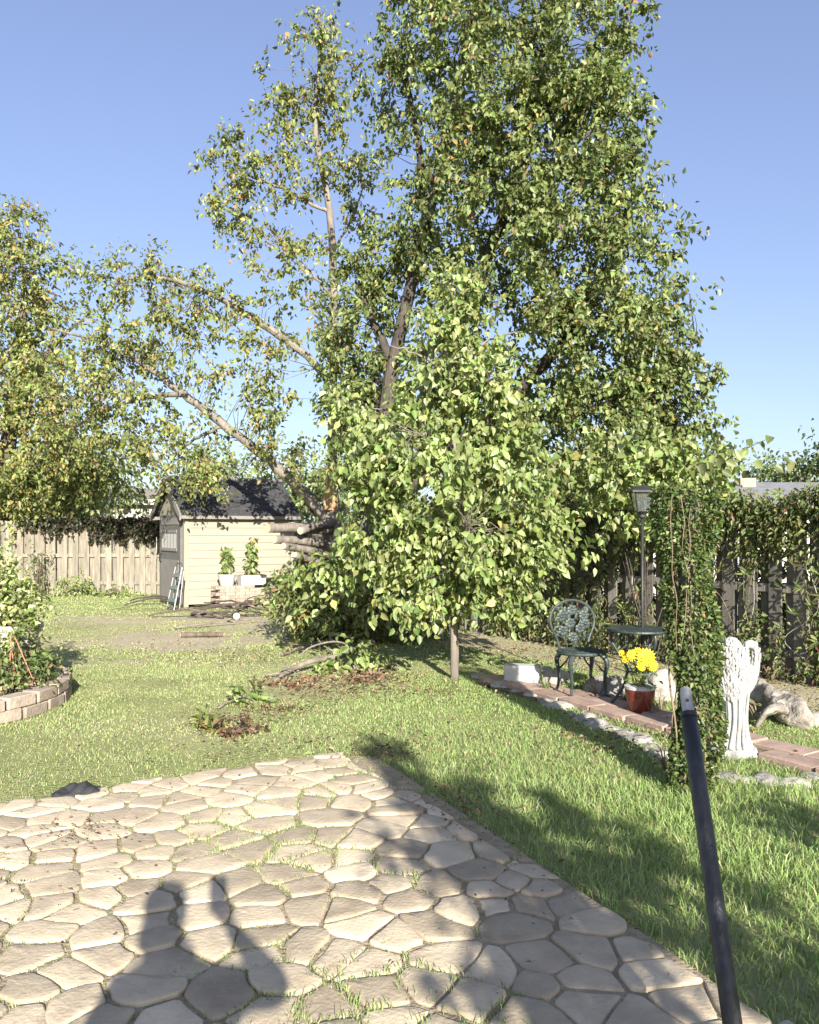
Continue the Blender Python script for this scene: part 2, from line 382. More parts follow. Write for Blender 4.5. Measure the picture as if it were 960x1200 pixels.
XX, YY = np.meshgrid(gx, gy); ZZ = .012*vnoise(XX, YY, 1.4, 9)*((abs(XX) < 20) & (abs(YY) < 30))
nx, ny = len(gx), len(gy); gv = np.stack((XX, YY, ZZ-.004), -1).reshape(-1, 3)
ii = (np.arange(ny-1)[:,None]*nx+np.arange(nx-1)[None,:]).ravel()
gf = np.stack((ii, ii+1, ii+1+nx, ii+nx), 1)
me = bpy.data.meshes.new('ground'); me.from_pydata(gv.tolist(), [], gf.tolist()); me.materials.append(M['ground'])
ca = me.attributes.new('bare', 'FLOAT', 'POINT'); ca.data.foreach_set('value', bare(gv[:,0], gv[:,1]).astype(np.float32))
ground = link('ground', me); tag(ground, kind='structure')

# ---- the flagstone patio: every stone its own piece
patio_me = bpy.data.meshes.new('patio')
PATI = PAT.mean(0)+(PAT-PAT.mean(0))*.962
pv = [(x, y, .023) for x, y in PATI]; patio_me.from_pydata(pv, [], [tuple(range(len(pv)))]); patio_me.materials.append(M['joint'])
patio = link('patio', patio_me); tag(patio, kind='structure')
rs = random.Random(11); sites = []
ext = 0.45
for ring in range(9000):
    x = rs.uniform(-3.9, 2.8); y = rs.uniform(-1.6, 6.4)
    rad = rs.choice((.14,.165,.20,.25,.32)) * (1.75 if y < 1.9 else 1.0)
    if all((x-a)**2+((y-b)*1.08)**2 > (min(rad, c)*.9)**2 if True else 0 for a, b, c in sites): sites.append((x, y, rad))
S = np.array([(a, b) for a, b, c in sites]); inside = in_poly(S[:,0], S[:,1], PAT)
def clip_poly(poly, p, q):
    m = (p+q)/2; d = q-p; out = []
    for i in range(len(poly)):
        a = poly[i]; b = poly[(i+1) % len(poly)]; da = np.dot(a-m, d); db = np.dot(b-m, d)
        if da <= 0: out.append(a)
        if da*db < 0: out.append(a+(b-a)*da/(da-db))
    return out
stones = []
for i in np.where(inside)[0]:
    p = S[i]; o = np.argsort(((S-p)**2).sum(1))[1:22]
    poly = [p+np.array(q) for q in ((-.6,-.6),(.6,-.6),(.6,.6),(-.6,.6))]
    for j in o:
        poly = clip_poly(poly, p, S[j])
        if len(poly) < 3: break
    if len(poly) < 3: continue
    wobs = rs.uniform(-.05, .06)
    for e_ in range(len(PAT)):
        a_, b_e = PAT[e_], PAT[(e_+1) % len(PAT)]; nrm_ = np.array(((b_e-a_)[1], -(b_e-a_)[0])); nrm_ = nrm_/np.linalg.norm(nrm_); m_ = (a_+b_e)/2+nrm_*(.0+wobs)
        poly = clip_poly(poly, m_-nrm_, m_+nrm_)
        if len(poly) < 3: break
    if len(poly) < 3: continue
    poly = np.array(poly); c = poly.mean(0); gap = rs.uniform(.005, .013)
    # shrink, wobble, round the corners
    r_ = np.linalg.norm(poly-c, axis=1, keepdims=True); poly = c+(poly-c)*(1-gap/np.maximum(r_, .05)*1.25)
    q = []
    for k in range(len(poly)):
        a = poly[k]; b = poly[(k+1) % len(poly)]; L = np.linalg.norm(b-a)
        q.append(a)
        if L > .09:
            nn = np.array((-(b-a)[1], (b-a)[0]))/L; q.append((a+b)/2+nn*rs.uniform(-.016, .012))
    poly = np.array(q)
    for _ in range(2):
        nx_ = np.roll(poly, -1, 0); poly = np.stack((poly*.86+nx_*.14, poly*.14+nx_*.86), 1).reshape(-1, 2)
    h = .033+rs.uniform(-.006, .007); tx, ty = rs.uniform(-.022, .022), rs.uniform(-.022, .022); m = len(poly)
    rr = np.linalg.norm(poly-c, axis=1, keepdims=True); dirs = (poly-c)/np.maximum(rr, 1e-4)
    def ringv(ins, z, nz): return [(q_[0]-c[0], q_[1]-c[1], z+tx*(q_[0]-c[0])+ty*(q_[1]-c[1])+rs.uniform(-nz, nz)) for q_ in poly-dirs*ins]
    vs = ringv(0, -.03, 0)+ringv(.0, h-.007, .0015)+ringv(.0035, h-.002, .001)+ringv(.010, h, .001)+[(q_[0]-c[0], q_[1]-c[1], h+.001+tx*(q_[0]-c[0])+ty*(q_[1]-c[1])+rs.uniform(-.001,.001)) for q_ in c+(poly-c)*.5]+[(0, 0, h+.001+rs.uniform(-.001,.001))]
    fs = []
    for lv in range(4):
        for k in range(m):
            a = lv*m+k; b = lv*m+(k+1) % m; fs.append((a, b, b+m, a+m))
    for k in range(m): fs.append((4*m+k, 4*m+(k+1) % m, 5*m))
    seen = c[1] > 2.35 and abs(c[0]) < .53*c[1]+.1; size_ = np.linalg.norm(poly-c, axis=1).mean()/max(c[1], 1)
    stones.append((size_ if seen else -1, c, vs, fs))
stones.sort(key=lambda q: -q[0])
mb = MB()
for k, (sz_, c, vs, fs) in enumerate(stones):
    if k < 300 and sz_ > 0:                             # the stones that show largest: one piece each
        me = bpy.data.meshes.new('stone'); me.from_pydata(vs, [], fs); me.materials.append(M['stone']); me.polygons.foreach_set('use_smooth', [True]*len(fs))
        link('stone', me, patio, (c[0], c[1], 0))
    else: mb.add([(v[0]+c[0], v[1]+c[1], v[2]) for v in vs], fs)
if mb.n: mb.build('outlying_stones', M['stone'], patio, smooth=True)['kind'] = 'stuff'

# ---- the brick path by the fence and its rocks
path_c = np.array([G(592,800)[:2], G(650,822)[:2], G(735,853)[:2], G(820,868)[:2]+np.array((.05,.0)), (2.45,5.45), (3.2,4.5)])
pd = nrm((path_c[-1]-path_c[0])[None])[0]; pn = np.array((-pd[1], pd[0]))
mb = MB(); w = .30
pl = [path_c[0]-pd*.1+pn*w, path_c[0]-pd*.1-pn*w, path_c[-1]-pn*w, path_c[-1]+pn*w]
mb.add([(q[0], q[1], .010) for q in pl], [(0,1,2,3)]); path = mb.build('path', M['soil'], None, True); tag(path, kind='structure')
me0 = bpy.data.meshes.new('brick'); bb = bmesh.new(); bmesh.ops.create_cube(bb, size=1)
for v in bb.verts: v.co = Vector((v.co.x*.40, v.co.y*.20, v.co.z*.06))
bmesh.ops.bevel(bb, geom=list(bb.edges), offset=.006, segments=1, affect='EDGES'); bb.to_mesh(me0); bb.free(); me0.materials.append(M['brick'])
Lp = np.linalg.norm(path_c[-1]-path_c[0]); ang = math.atan2(pd[1], pd[0])
for row in range(2):
    s = .0 + row*.2
    while s < Lp:
        q = path_c[0]+pd*(s)+pn*((row-.5)*.215+.02)+np.array((rs.uniform(-.01,.01), rs.uniform(-.01,.01)))
        if rs.random() < (.985 if s < 2.5 else .6):
            o = link('brick', me0, path, (q[0], q[1], .018+rs.uniform(-.010,.008))); o.rotation_euler = (rs.uniform(-.03,.03), rs.uniform(-.03,.03), ang+rs.uniform(-.04,.04))
        s += .415

# ---- lawn: one sheet of blades
STONE_D = None
def grass_points(n, x0, x1, y0, y1, r):
    return r.uniform(x0, x1, n), r.uniform(y0, y1, n)
BED_C = np.array((-4.58, 7.2)); BED_R = 1.40
SHED_O = np.array((-4.52, 16.5)); SU = np.array((math.cos(R(33)), math.sin(R(33)))); SV = np.array((-SU[1], SU[0])); SHL, SHW = 2.35, 1.8
def grass_keep(x, y, r):
    k = ~in_poly(x, y, PATI)
    k &= np.hypot(x-BED_C[0], y-BED_C[1]) > BED_R+.02
    a = (x-SHED_O[0])*SU[0]+(y-SHED_O[1])*SU[1]; b = (x-SHED_O[0])*SV[0]+(y-SHED_O[1])*SV[1]
    k &= ~((a > -.05) & (b > -.05) & (a < SHL) & (b < SHW))
    s = (x-path_c[0][0])*pd[0]+(y-path_c[0][1])*pd[1]; t = (x-path_c[0][0])*pn[0]+(y-path_c[0][1])*pn[1]
    onp = (s > -.1) & (s < Lp) & (abs(t) < .24)
    k &= ~(onp & (r.random(len(x)) > .06))
    bz = bare(x, y); k &= r.random(len(x)) > bz*1.02
    # the right fence strip ends the lawn
    k &= ~((fence_dist(x, y) < .05) & (y < 14) & (x > 0)); k &= y < 19.95
    return k, bz
gb = []
def add_grass(n, x0, x1, y0, y1, h, w, seed, inpatio=False):
    r = np.random.default_rng(seed); x, y = grass_points(n, x0, x1, y0, y1, r)
    vis = abs(x) < .54*y+.9
    x, y = x[vis], y[vis]
    if inpatio:
        k = in_poly(x, y, PAT); x, y = x[k], y[k]
        D = np.sqrt(((np.stack((x,y),1)[:,None,:]-S[None,:,:])**2).sum(2)); D.partition(1, axis=1); e = D[:,1]-D[:,0]
        patch = vnoise(x, y, 2.6, 21)+1.1*gauss(x,y,-1.05,3.6,.45,.9)+.5*gauss(x,y,-.15,2.75,.35,.5)+.35*gauss(x,y,-.5,4.8,.5,.5)+.25*gauss(x,y,-2,3.6,.8,.5)-.6*gauss(x,y,.8,2.8,.6,1.0)
        k = (e < .05+.03*np.clip(patch-.3,0,1.5)) & (patch+r.normal(size=len(x))*.12 > .16); x, y = x[k], y[k]; bz = np.zeros(len(x))
    else:
        k, bz = grass_keep(x, y, r); x, y, bz = x[k], y[k], bz[k]
    n = len(x); tall = np.clip(.36+.36*vnoise(x, y, 1.7, 8)+.62*gauss(x,y,1.4,4.0,1.5,2.2), .24, 1.4)
    H = h*tall*(.55+.75*r.random(n))*(1-.45*bz); W = w*(.7+.6*r.random(n))
    a = r.random(n)*6.283; lean = (.25+.75*r.random(n))*H; la = r.random(n)*6.283
    sx, sy = np.cos(a)*W/2, np.sin(a)*W/2; lx, ly = np.cos(la)*lean, np.sin(la)*lean
    z0 = np.where(np.full(n, inpatio), .020, -.006)
    b1 = np.stack((x-sx, y-sy, z0), 1); b2 = np.stack((x+sx, y+sy, z0), 1)
    m1 = np.stack((x-sx*.75+lx*.35, y-sy*.75+ly*.35, z0+H*.6), 1); m2 = np.stack((x+sx*.75+lx*.35, y+sy*.75+ly*.35, z0+H*.6), 1)
    t = np.stack((x+lx, y+ly, z0+H*(.98-.25*r.random(n))), 1)
    v = np.stack((b1, b2, m2, t, m1), 1).reshape(-1, 3)
    g1 = palette(n, r, [(10,(.27,.33,.125),.18),(6,(.36,.40,.175),.16),(3,(.18,.25,.085),.2),(1.7,(.46,.41,.26),.2)])
    lush = np.clip(.5+.28*x+.35*vnoise(x, y, 1.1, 31)+.25*gauss(x,y,1.5,4.5,2,2.5), 0, 1)[:,None]
    dry = np.array((1.02,1.0,1.08)); wet = np.array((.90,1.02,.88))
    g1 = g1*(dry*(1-lush)+wet*lush)*(1+.25*bz[:,None]*np.array((1,.75,.6)))
    gb.append((v, g1))
add_grass(95000, -3.4, 3.6, 2.2, 6.2, .070, .0050, 1)
add_grass(120000, -5, 5, 6.2, 9.5, .062, .0070, 2)
add_grass(90000, -7.5, 3.6, 9.5, 14, .058, .0105, 3)
add_grass(70000, -11, 1, 14, 20, .055, .017, 4)
add_grass(110000, -3, 1.5, 2.0, 5.9, .045, .0045, 5, True)
gv = np.concatenate([g[0] for g in gb]); gc = np.concatenate([g[1] for g in gb])
me = big_mesh('lawn', gv, 3, 5, [(0,1,2,4),(4,2,3)], M['grass'], gc)
lawn = link('lawn', me); tag(lawn, 'short sunlit lawn grass with dry patches', 'grass', kind='stuff')
print('blades', len(gc))

# ---- dry leaf litter
r = np.random.default_rng(40); L_ = []
for (px, py, sx, sy, n) in ((275,850,.40,.26,200),(400,812,.7,.3,330),(450,800,.5,.25,220),(360,800,.7,.25,160),(330,835,.35,.2,160),(520,815,.6,.4,120),(300,770,1.3,.6,260),(150,760,2,1.4,160),(100,985,.30,.16,120),(60,1040,.5,.4,50),(440,890,.25,.12,110),(530,955,.25,.3,130),(420,880,.8,.4,130),(700,880,.6,.5,160),(300,900,1.5,.8,150),(620,1040,.5,.8,70),(480,740,1.2,.6,350),(790,870,.6,.4,150),(720,815,.35,.2,220),(900,800,.9,.5,300),(930,835,.5,.5,160),(700,785,1.0,.4,350),(610,765,.9,.5,260),(845,850,.5,.4,160)):
    g = G(px, py); L_.append(np.stack((r.normal(g[0], sx*.5, n), r.normal(g[1], sy*.7, n), np.full(n, .03)), 1))
b0 = np.concatenate(L_); N = len(b0); inp = in_poly(b0[:,0], b0[:,1], PAT); b0[:,2] = np.where(inp, .048, .02+.05*r.random(N)); b0[:,2] += .012*r.random(N)
a = r.random(N)*6.283; d = nrm(np.stack((np.cos(a), np.sin(a), r.normal(size=N)*.3), 1)); nn = nrm(r.normal(size=(N,3))*.45+np.array((0,0,1)))
Ln = np.where(inp, .018, .034)*(.6+.7*r.random(N))
lit = leaves_obj('leaf_litter', (b0, d, nn, Ln, Ln*.6, palette(N, r, PAL_DEAD)), M['litter'], None); tag(lit, 'dry brown leaves scattered over lawn and stones', 'leaf litter', kind='stuff')

# ================================================================== FENCES
bm0 = bpy.data.meshes.new('board'); bb = bmesh.new(); bmesh.ops.create_cube(bb, size=1)
for v in bb.verts: v.co = Vector((v.co.x*.145, v.co.y*.018, (v.co.z+.5)*1.78))
bmesh.ops.bevel(bb, geom=list(bb.edges), offset=.004, segments=1, affect='EDGES'); bb.to_mesh(bm0); bb.free(); bm0.materials.append(M['fence'])
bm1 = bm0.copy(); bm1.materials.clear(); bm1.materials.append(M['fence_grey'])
def fence(a, b, me_, label, railmat, pitch=.272):
    a = np.array(a); b = np.array(b); L = np.linalg.norm(b-a); d = (b-a)/L; nr = np.array((-d[1], d[0]))
    if np.dot(nr, -a) < 0: nr = -nr
    rz = math.atan2(d[1], d[0])
    t = thing('wooden_fence', (a[0], a[1], 0), label, 'fence', None, 0)
    n = int(L/pitch)
    for side in (0, 1):
        for i in range(n+1):
            s = i*pitch+side*pitch/2
            if s > L: continue
            p = d*s+nr*(.030 if side == 0 else -.040)
            o = link('board', me_, t, (p[0], p[1], rs.uniform(-.03, .015))); o.rotation_euler = (rs.uniform(-.008,.008), rs.uniform(-.012,.012), rz+rs.uniform(-.03,.03)); o.scale = (rs.uniform(.95,1.02), 1, rs.uniform(.98,1.012))
    for z in (.28, .95, 1.58):
        mb = MB(); c = a+d*L/2-nr*.005; mb.box((c[0], c[1], z), (L, .040, .085), rz); mb.build('rail', railmat, t)
    for i in range(int(L/2.4)+1):
        mb = MB(); c = a+d*min(i*2.4+.1, L-.05)-nr*.105; mb.box((c[0], c[1], .9), (.09, .09, 1.8), rz); mb.build('post', railmat, t)
    return t
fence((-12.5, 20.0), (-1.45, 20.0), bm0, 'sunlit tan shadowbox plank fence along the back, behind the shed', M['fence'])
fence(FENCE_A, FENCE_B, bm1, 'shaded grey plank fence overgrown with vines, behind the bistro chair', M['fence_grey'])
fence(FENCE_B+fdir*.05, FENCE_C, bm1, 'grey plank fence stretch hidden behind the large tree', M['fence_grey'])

# ================================================================== SHED
def S3(u, v, z): q = SHED_O+SU*u+SV*v; return (q[0], q[1], z)
shed = thing('garden_shed', (SHED_O[0], SHED_O[1], 0), 'cream sided garden shed with charcoal roof and taupe door', 'shed')
EH = 1.92; RH = 2.62; wmid = SHW/2
for i in range(12):                                      # lap boards of the long wall
    z0 = .06+i*.155; mb = MB()
    mb.hexa([S3(.06,-.021,z0), S3(SHL-.06,-.021,z0), S3(SHL-.06,.02,z0), S3(.06,.02,z0), S3(.06,-.006,z0+.1545), S3(SHL-.06,-.006,z0+.1545), S3(SHL-.06,.02,z0+.1545), S3(.06,.02,z0+.1545)])
    mb.build('siding_board', M['siding'], shed)
mb = MB()                                                # gable end wall, towards the left
mb.add([S3(.0,.05,.0), S3(0,SHW-.05,0), S3(0,SHW-.05,EH), S3(0,wmid,RH-.05), S3(0,.05,EH)]+[S3(.05,.05,.0), S3(.05,SHW-.05,0), S3(.05,SHW-.05,EH), S3(.05,wmid,RH-.05), S3(.05,.05,EH)],
       [(0,4,3,2,1),(5,6,7,8,9),(0,1,6,5),(1,2,7,6),(2,3,8,7),(3,4,9,8),(4,0,5,9)])
mb.build('gable_wall', M['siding'], shed)
mb = MB(); mb.add([S3(SHL-.05,.03,0), S3(SHL-.05,SHW-.03,0), S3(SHL-.05,SHW-.03,EH), S3(SHL-.05,wmid,RH-.05), S3(SHL-.05,.03,EH)]+[S3(SHL,.03,0), S3(SHL,SHW-.03,0), S3(SHL,SHW-.03,EH), S3(SHL,wmid,RH-.05), S3(SHL,.03,EH)],
       [(0,4,3,2,1),(5,6,7,8,9),(0,1,6,5),(1,2,7,6),(2,3,8,7),(3,4,9,8),(4,0,5,9)]); mb.build('rear_wall', M['siding'], shed)
mb = MB(); mb.hexa([S3(.05,SHW-.05,0), S3(SHL-.06,SHW-.05,0), S3(SHL-.06,SHW,0), S3(.05,SHW,0), S3(.05,SHW-.05,EH), S3(SHL-.06,SHW-.05,EH), S3(SHL-.06,SHW,EH), S3(.05,SHW,EH)]); mb.build('back_wall', M['siding'], shed)
for u, v in ((.0,.0),(SHL-.02,.0)):
    mb = MB(); mb.hexa([S3(u-.03,v-.03,.0),S3(u+.06,v-.03,.0),S3(u+.06,v+.05,.0),S3(u-.03,v+.05,.0),S3(u-.03,v-.03,EH-.01),S3(u+.06,v-.03,EH-.01),S3(u+.06,v+.05,EH-.01),S3(u-.03,v+.05,EH-.01)]); mb.build('corner_trim', M['siding'], shed)
NC = 7; OV = .16
for side in (0, 1):
    for c in range(NC):                                  # shingle courses
        t0, t1 = c/NC, (c+1)/NC+.012
        def rp(t, dz):
            v = -OV+(wmid+OV)*t; z = EH-.06+(RH-EH+.10)*t+dz
            return (v if side == 0 else SHW-v), z
        v0, z0 = rp(t0, .045); v1, z1 = rp(t1, .018); v0b, z0b = rp(t0, .0); v1b, z1b = rp(t1, -.012)
        ov = .14
        mb = MB(); mb.hexa([S3(-ov,v0b,z0b),S3(SHL+ov,v0b,z0b),S3(SHL+ov,v1b,z1b),S3(-ov,v1b,z1b),S3(-ov,v0,z0),S3(SHL+ov,v0,z0),S3(SHL+ov,v1,z1),S3(-ov,v1,z1)])
        mb.build('shingle_course', M['shingle'], shed)
mb = MB(); mb.tube([S3(-.15,wmid,RH+.05), S3(SHL+.15,wmid,RH+.05)], .05, 6); mb.build('ridge_cap', M['ridge'], shed)
for side in (0, 1):                                      # barge boards and eave fascia
    va = -OV if side == 0 else SHW+OV; mb = MB()
    for uu in (-.165,):
        mb.hexa([S3(uu,va,EH-.16),S3(uu+.03,va,EH-.16),S3(uu+.03,wmid,RH-.06),S3(uu,wmid,RH-.06),S3(uu,va,EH-.02),S3(uu+.03,va,EH-.02),S3(uu+.03,wmid,RH+.08),S3(uu,wmid,RH+.08)])
    mb.build('barge_board', M['trim'], shed)
    vv = -OV+.005 if side == 0 else SHW+OV-.03
    mb = MB(); mb.hexa([S3(-.13,vv,EH-.13),S3(SHL+.13,vv,EH-.13),S3(SHL+.13,vv+.025,EH-.13),S3(-.13,vv+.025,EH-.13),S3(-.13,vv,EH-.06),S3(SHL+.13,vv,EH-.06),S3(SHL+.13,vv+.025,EH-.06),S3(-.13,vv+.025,EH-.06)]); mb.build('fascia', M['trim'], shed)
for k, (va, vb) in enumerate(((.16, 1.60),)):   # double door in the gable end
    mb = MB(); mb.hexa([S3(-.05,va,.05),S3(-.003,va,.05),S3(-.003,vb,.05),S3(-.05,vb,.05),S3(-.05,va,1.88),S3(-.003,va,1.88),S3(-.003,vb,1.88),S3(-.05,vb,1.88)])
    dr = mb.build('door', M['door'], shed)
    for zz0, zz1 in ((.15,.95),(1.68,1.82)):
        mb = MB(); mb.hexa([S3(-.062,va+.1,zz0),S3(-.052,va+.1,zz0),S3(-.052,vb-.1,zz0),S3(-.062,vb-.1,zz0),S3(-.062,va+.1,zz1),S3(-.052,va+.1,zz1),S3(-.052,vb-.1,zz1),S3(-.062,vb-.1,zz1)]); mb.build('door_panel', M['trim'], dr)
    mb = MB(); mb.hexa([S3(-.058,va+.2,1.18),S3(-.052,va+.2,1.18),S3(-.052,vb-.2,1.18),S3(-.058,vb-.2,1.18),S3(-.058,va+.2,1.52),S3(-.052,va+.2,1.52),S3(-.052,vb-.2,1.52),S3(-.058,vb-.2,1.52)])
    mb.build('window_pane', M['white'], dr); dr.children[-1].location = (0,0,0)
    mb = MB()
    for q in np.linspace(va+.2, vb-.2, 6): mb.hexa([S3(-.066,q-.02,1.16),S3(-.060,q-.02,1.16),S3(-.060,q+.02,1.16),S3(-.066,q+.02,1.16),S3(-.066,q-.02,1.54),S3(-.060,q-.02,1.54),S3(-.060,q+.02,1.54),S3(-.066,q+.02,1.54)])
    for q in (1.16, 1.54): mb.hexa([S3(-.078,va+.17,q-.03),S3(-.061,va+.17,q-.03),S3(-.061,vb-.17,q-.03),S3(-.078,vb-.17,q-.03),S3(-.078,va+.17,q+.03),S3(-.061,va+.17,q+.03),S3(-.061,vb-.17,q+.03),S3(-.078,vb-.17,q+.03)])
    mb.build('window_bars', M['trim'], dr)
    mb = MB(); vh = vb-.16; mb.tube([S3(-.05,vh,.88),S3(-.10,vh,.90),S3(-.10,vh,1.04),S3(-.05,vh,1.06)], .014, 6); mb.build('handle', M['black'], dr)
    for c in dr.children: c.location = (0, 0, 0)

# neighbours beyond the back fence and the right fence
h = thing('neighbour_house', (-9.6, 29, 0), 'low cream house with white fascia beyond the back fence left of the shed', 'house')
MB().box((-9.6, 31, 1.25), (5.4, 4, 2.5)).build('wall', M['wall_far'], h)
MB().box((-9.6, 28.7, 2.56), (5.9, .06, .2)).build('fascia', M['white'], h)
MB().add([(-12.6,28.68,2.66),(-6.6,28.68,2.66),(-6.6,33.4,2.66),(-12.6,33.4,2.66),(-11.2,31,3.15),(-8,31,3.15)], [(0,1,5,4),(1,2,5),(2,3,4,5),(3,0,4),(3,2,1,0)]).build('roof', M['roof_far'], h)
for x in (-11.2, -8.2):
    w_ = MB().box((x, 28.985, 1.6), (.9, .06, 1.0)).build('window', M['white'], h); MB().box((x, 28.95, 1.6), (.76, .03, .86)).build('pane', M['black'], w_)
    w_.children[0].location = -Vector((0,0,0))
h = thing('grey_house', (-15, 27, 0), 'grey clad house corner beyond the back fence at the left edge', 'house')
MB().box((-15.4, 28.5, 1.5), (5.6, 4, 3.0)).build('wall', M['wall_grey'], h)
MB().add([(-18.6,26.2,3.0),(-12.3,26.2,3.0),(-12.3,30.8,3.0),(-18.6,30.8,3.0),(-18.6,28.5,4.3),(-12.3,28.5,4.3)], [(0,1,5,4),(1,2,5),(2,3,4,5),(3,0,4),(3,2,1,0)]).build('roof', M['roof_grey'], h)
for z in np.arange(.3, 2.9, .3): MB().box((-15.4, 26.49, z), (5.6, .02, .27)).build('siding_board', M['wall_grey'], h)
h = thing('right_neighbour_house', (13, 24, 0), 'low house with grey shingle roof showing above the vine fence', 'house')
MB().box((13, 27, 1.15), (9, 5, 2.3)).build('wall', M['wall_far'], h)
MB().add([(8.2,24,2.3),(17.9,24,2.3),(17.9,30,2.3),(8.2,30,2.3),(10.4,27,3.15),(16,27,3.15)], [(0,1,5,4),(1,2,5),(2,3,4,5),(3,0,4),(3,2,1,0)]).build('roof', M['roof_grey'], h)
MB().box((10.9, 26.6, 3.0), (.5, .5, .5)).build('chimney', M['brick'], h)
h = thing('pale_outbuilding', (5.2, 19, 0), 'pale outbuilding glimpsed through leaves above the vine fence', 'shed')
MB().box((5.2, 20, 1.15), (2.6, 2, 2.3)).build('wall', M['white'], h)
MB().add([(3.7,18.8,2.3),(6.7,18.8,2.3),(6.7,21.2,2.3),(3.7,21.2,2.3),(3.7,20,2.75),(6.7,20,2.75)], [(0,1,5,4),(1,2,5),(2,3,4,5),(3,0,4),(3,2,1,0)]).build('roof', M['terracotta'], h)

# ================================================================== TREES
def tree(name, label, limbs, blobs, per, cr, ls, pal, seed, bark='bark', twr=.011, every=1, group=None, drop=None, **kw):
    """limbs: list of (points, radii); the first one is the trunk and starts at the ground"""
    r = np.random.default_rng(seed); b = np.array(limbs[0][0][0])
    t = thing(name, (b[0], b[1], 0), label, 'tree', group)
    lp = []; mb = MB(); lp.append(limb(mb, limbs[0][0], limbs[0][1], seed, 10)); mb.build('trunk', M[bark], t, smooth=True)
    for i, (pts, rad) in enumerate(limbs[1:]):
        mb = MB(); lp.append(limb(mb, pts, rad, seed+i+1, 9, 6, .11, wob=.010)); mb.build('limb', M[bark], t, smooth=True)
    cs, outs = blob_clusters(blobs, r)
    cs[:,2] = np.maximum(cs[:,2], .25)
    mb = MB(); twigs(mb, cs, lp, r, twr, every)
    if mb.n: tw = mb.build('twigs', M[bark], t, smooth=True); tw['kind'] = 'stuff'
    data = crown_mesh('crown', cs, outs, per, cr, ls, pal, r, M['leaf'], **kw)
    return t, data, lp

# the large pear behind everything
Yb = 12.6
limbs = [([(-.62,12.7,0), P(438,690,Yb), P(444,560,Yb), P(462,420,Yb), P(497,275,Yb), P(528,140,Yb), P(560,-30,Yb), P(575,-110,Yb)], [.22,.17,.14,.105,.085,.07,.045,.02]),
         ([P(443,590,Yb), P(500,470,12.4), P(560,330,12.3), P(610,190,12.2), P(640,40,12.2), P(650,-80,12.2)], [.14,.12,.10,.08,.05,.02]),
         ([P(450,600,Yb), P(560,500,12.2), P(660,400,12), P(725,290,11.9), P(745,200,11.9)], [.12,.10,.08,.05,.02]),
         ([P(540,515,12.2), P(660,480,11.9), P(770,440,11.7), P(815,400,11.7)], [.08,.06,.04,.015]),
         ([P(462,430,Yb), P(430,360,13), P(415,300,13.1)], [.08,.05,.02]),
         ([P(500,265,Yb), P(488,150,12.7), P(470,60,12.7)], [.07,.05,.02])]
blobs = [(600,-40,12.4,130,80,1.5,50),(590,70,12.2,120,80,1.6,66),(690,40,12.2,60,90,1.1,34),(715,130,12.1,45,70,.9,26),(500,50,12.6,50,70,.9,24),(640,160,12,100,80,1.4,56),
         (560,210,12.2,95,85,1.5,56),(690,240,11.9,70,70,1.2,36),(620,290,12,110,80,1.5,58),(730,320,11.8,70,75,1.2,40),(690,400,11.7,100,75,1.4,56),(770,410,11.7,55,65,1.0,30),
         (620,420,12,90,90,1.5,40),(790,470,11.6,45,45,.8,20),(720,500,11.5,100,60,1.2,50),(418,390,13.1,34,90,.7,46),(430,500,13.1,45,70,.9,44),(460,330,13.2,28,60,.6,16),(492,300,12.2,16,30,.3,5),(520,470,13,70,90,.9,36),(500,330,13,40,90,.8,22),
         (460,90,12.8,28,50,.6,9),(560,130,12.4,60,60,1,20),(660,560,11.6,120,44,.9,44),(790,540,11.2,50,40,.8,22),(468,600,13,50,50,.7,26),(470,220,12.9,30,60,.6,10),(530,-5,12.5,50,40,.8,12)]
t, data, _ = tree('pear_tree', 'tall leafy pear tree with dark leaning trunk towering above the fence', limbs, blobs, 80, .17, .083, PAL_PEARD, 100, bark='bark_dark')  # dark bark puts the crown's shade into the trunk and limb colour
leaves_obj('crown', data, M['leaf'], t)

# the storm-broken pear: thin upright leader, limbs fallen to the left, sawn stubs
Ya = 15.6
limbs = [([(-1.36,15.7,0), P(398,700,Ya), P(393,610,Ya), P(390,560,Ya), P(390,470,Ya), P(391,340,Ya), P(386,245,Ya), P(370,155,Ya), P(374,80,Ya), P(380,15,Ya)], [.17,.15,.13,.10,.085,.075,.065,.05,.03,.012]),
         ([P(384,608,Ya), P(345,567,15.6), P(305,530,15.7), P(262,498,15.9), P(215,462,16.4), P(175,432,16.9), P(120,402,17.6), P(60,385,18.4)], [.105,.10,.095,.088,.075,.06,.04,.018]),
         ([P(392,455,Ya), P(360,418,15.6), P(310,382,15.7), P(250,346,16.0), P(190,325,16.6), P(140,330,17.3)], [.085,.075,.066,.054,.036,.015]),
         ([P(262,500,15.9), P(232,512,16.1), P(205,535,16.4), P(190,560,16.6)], [.036,.03,.022,.01]),
         ([P(386,250,Ya), P(340,225,15.50), P(290,205,15.40), P(262,195,15.40)], [.04,.03,.02,.008]),
         ([P(391,350,Ya), P(365,320,15.40), P(335,290,15.40)], [.03,.02,.008]),
         ([P(388,300,Ya), P(415,250,15.60), P(432,200,15.60)], [.03,.02,.008]),
         ([P(215,462,16.4), P(150,470,17.2), P(90,500,18.2)], [.06,.042,.015])]
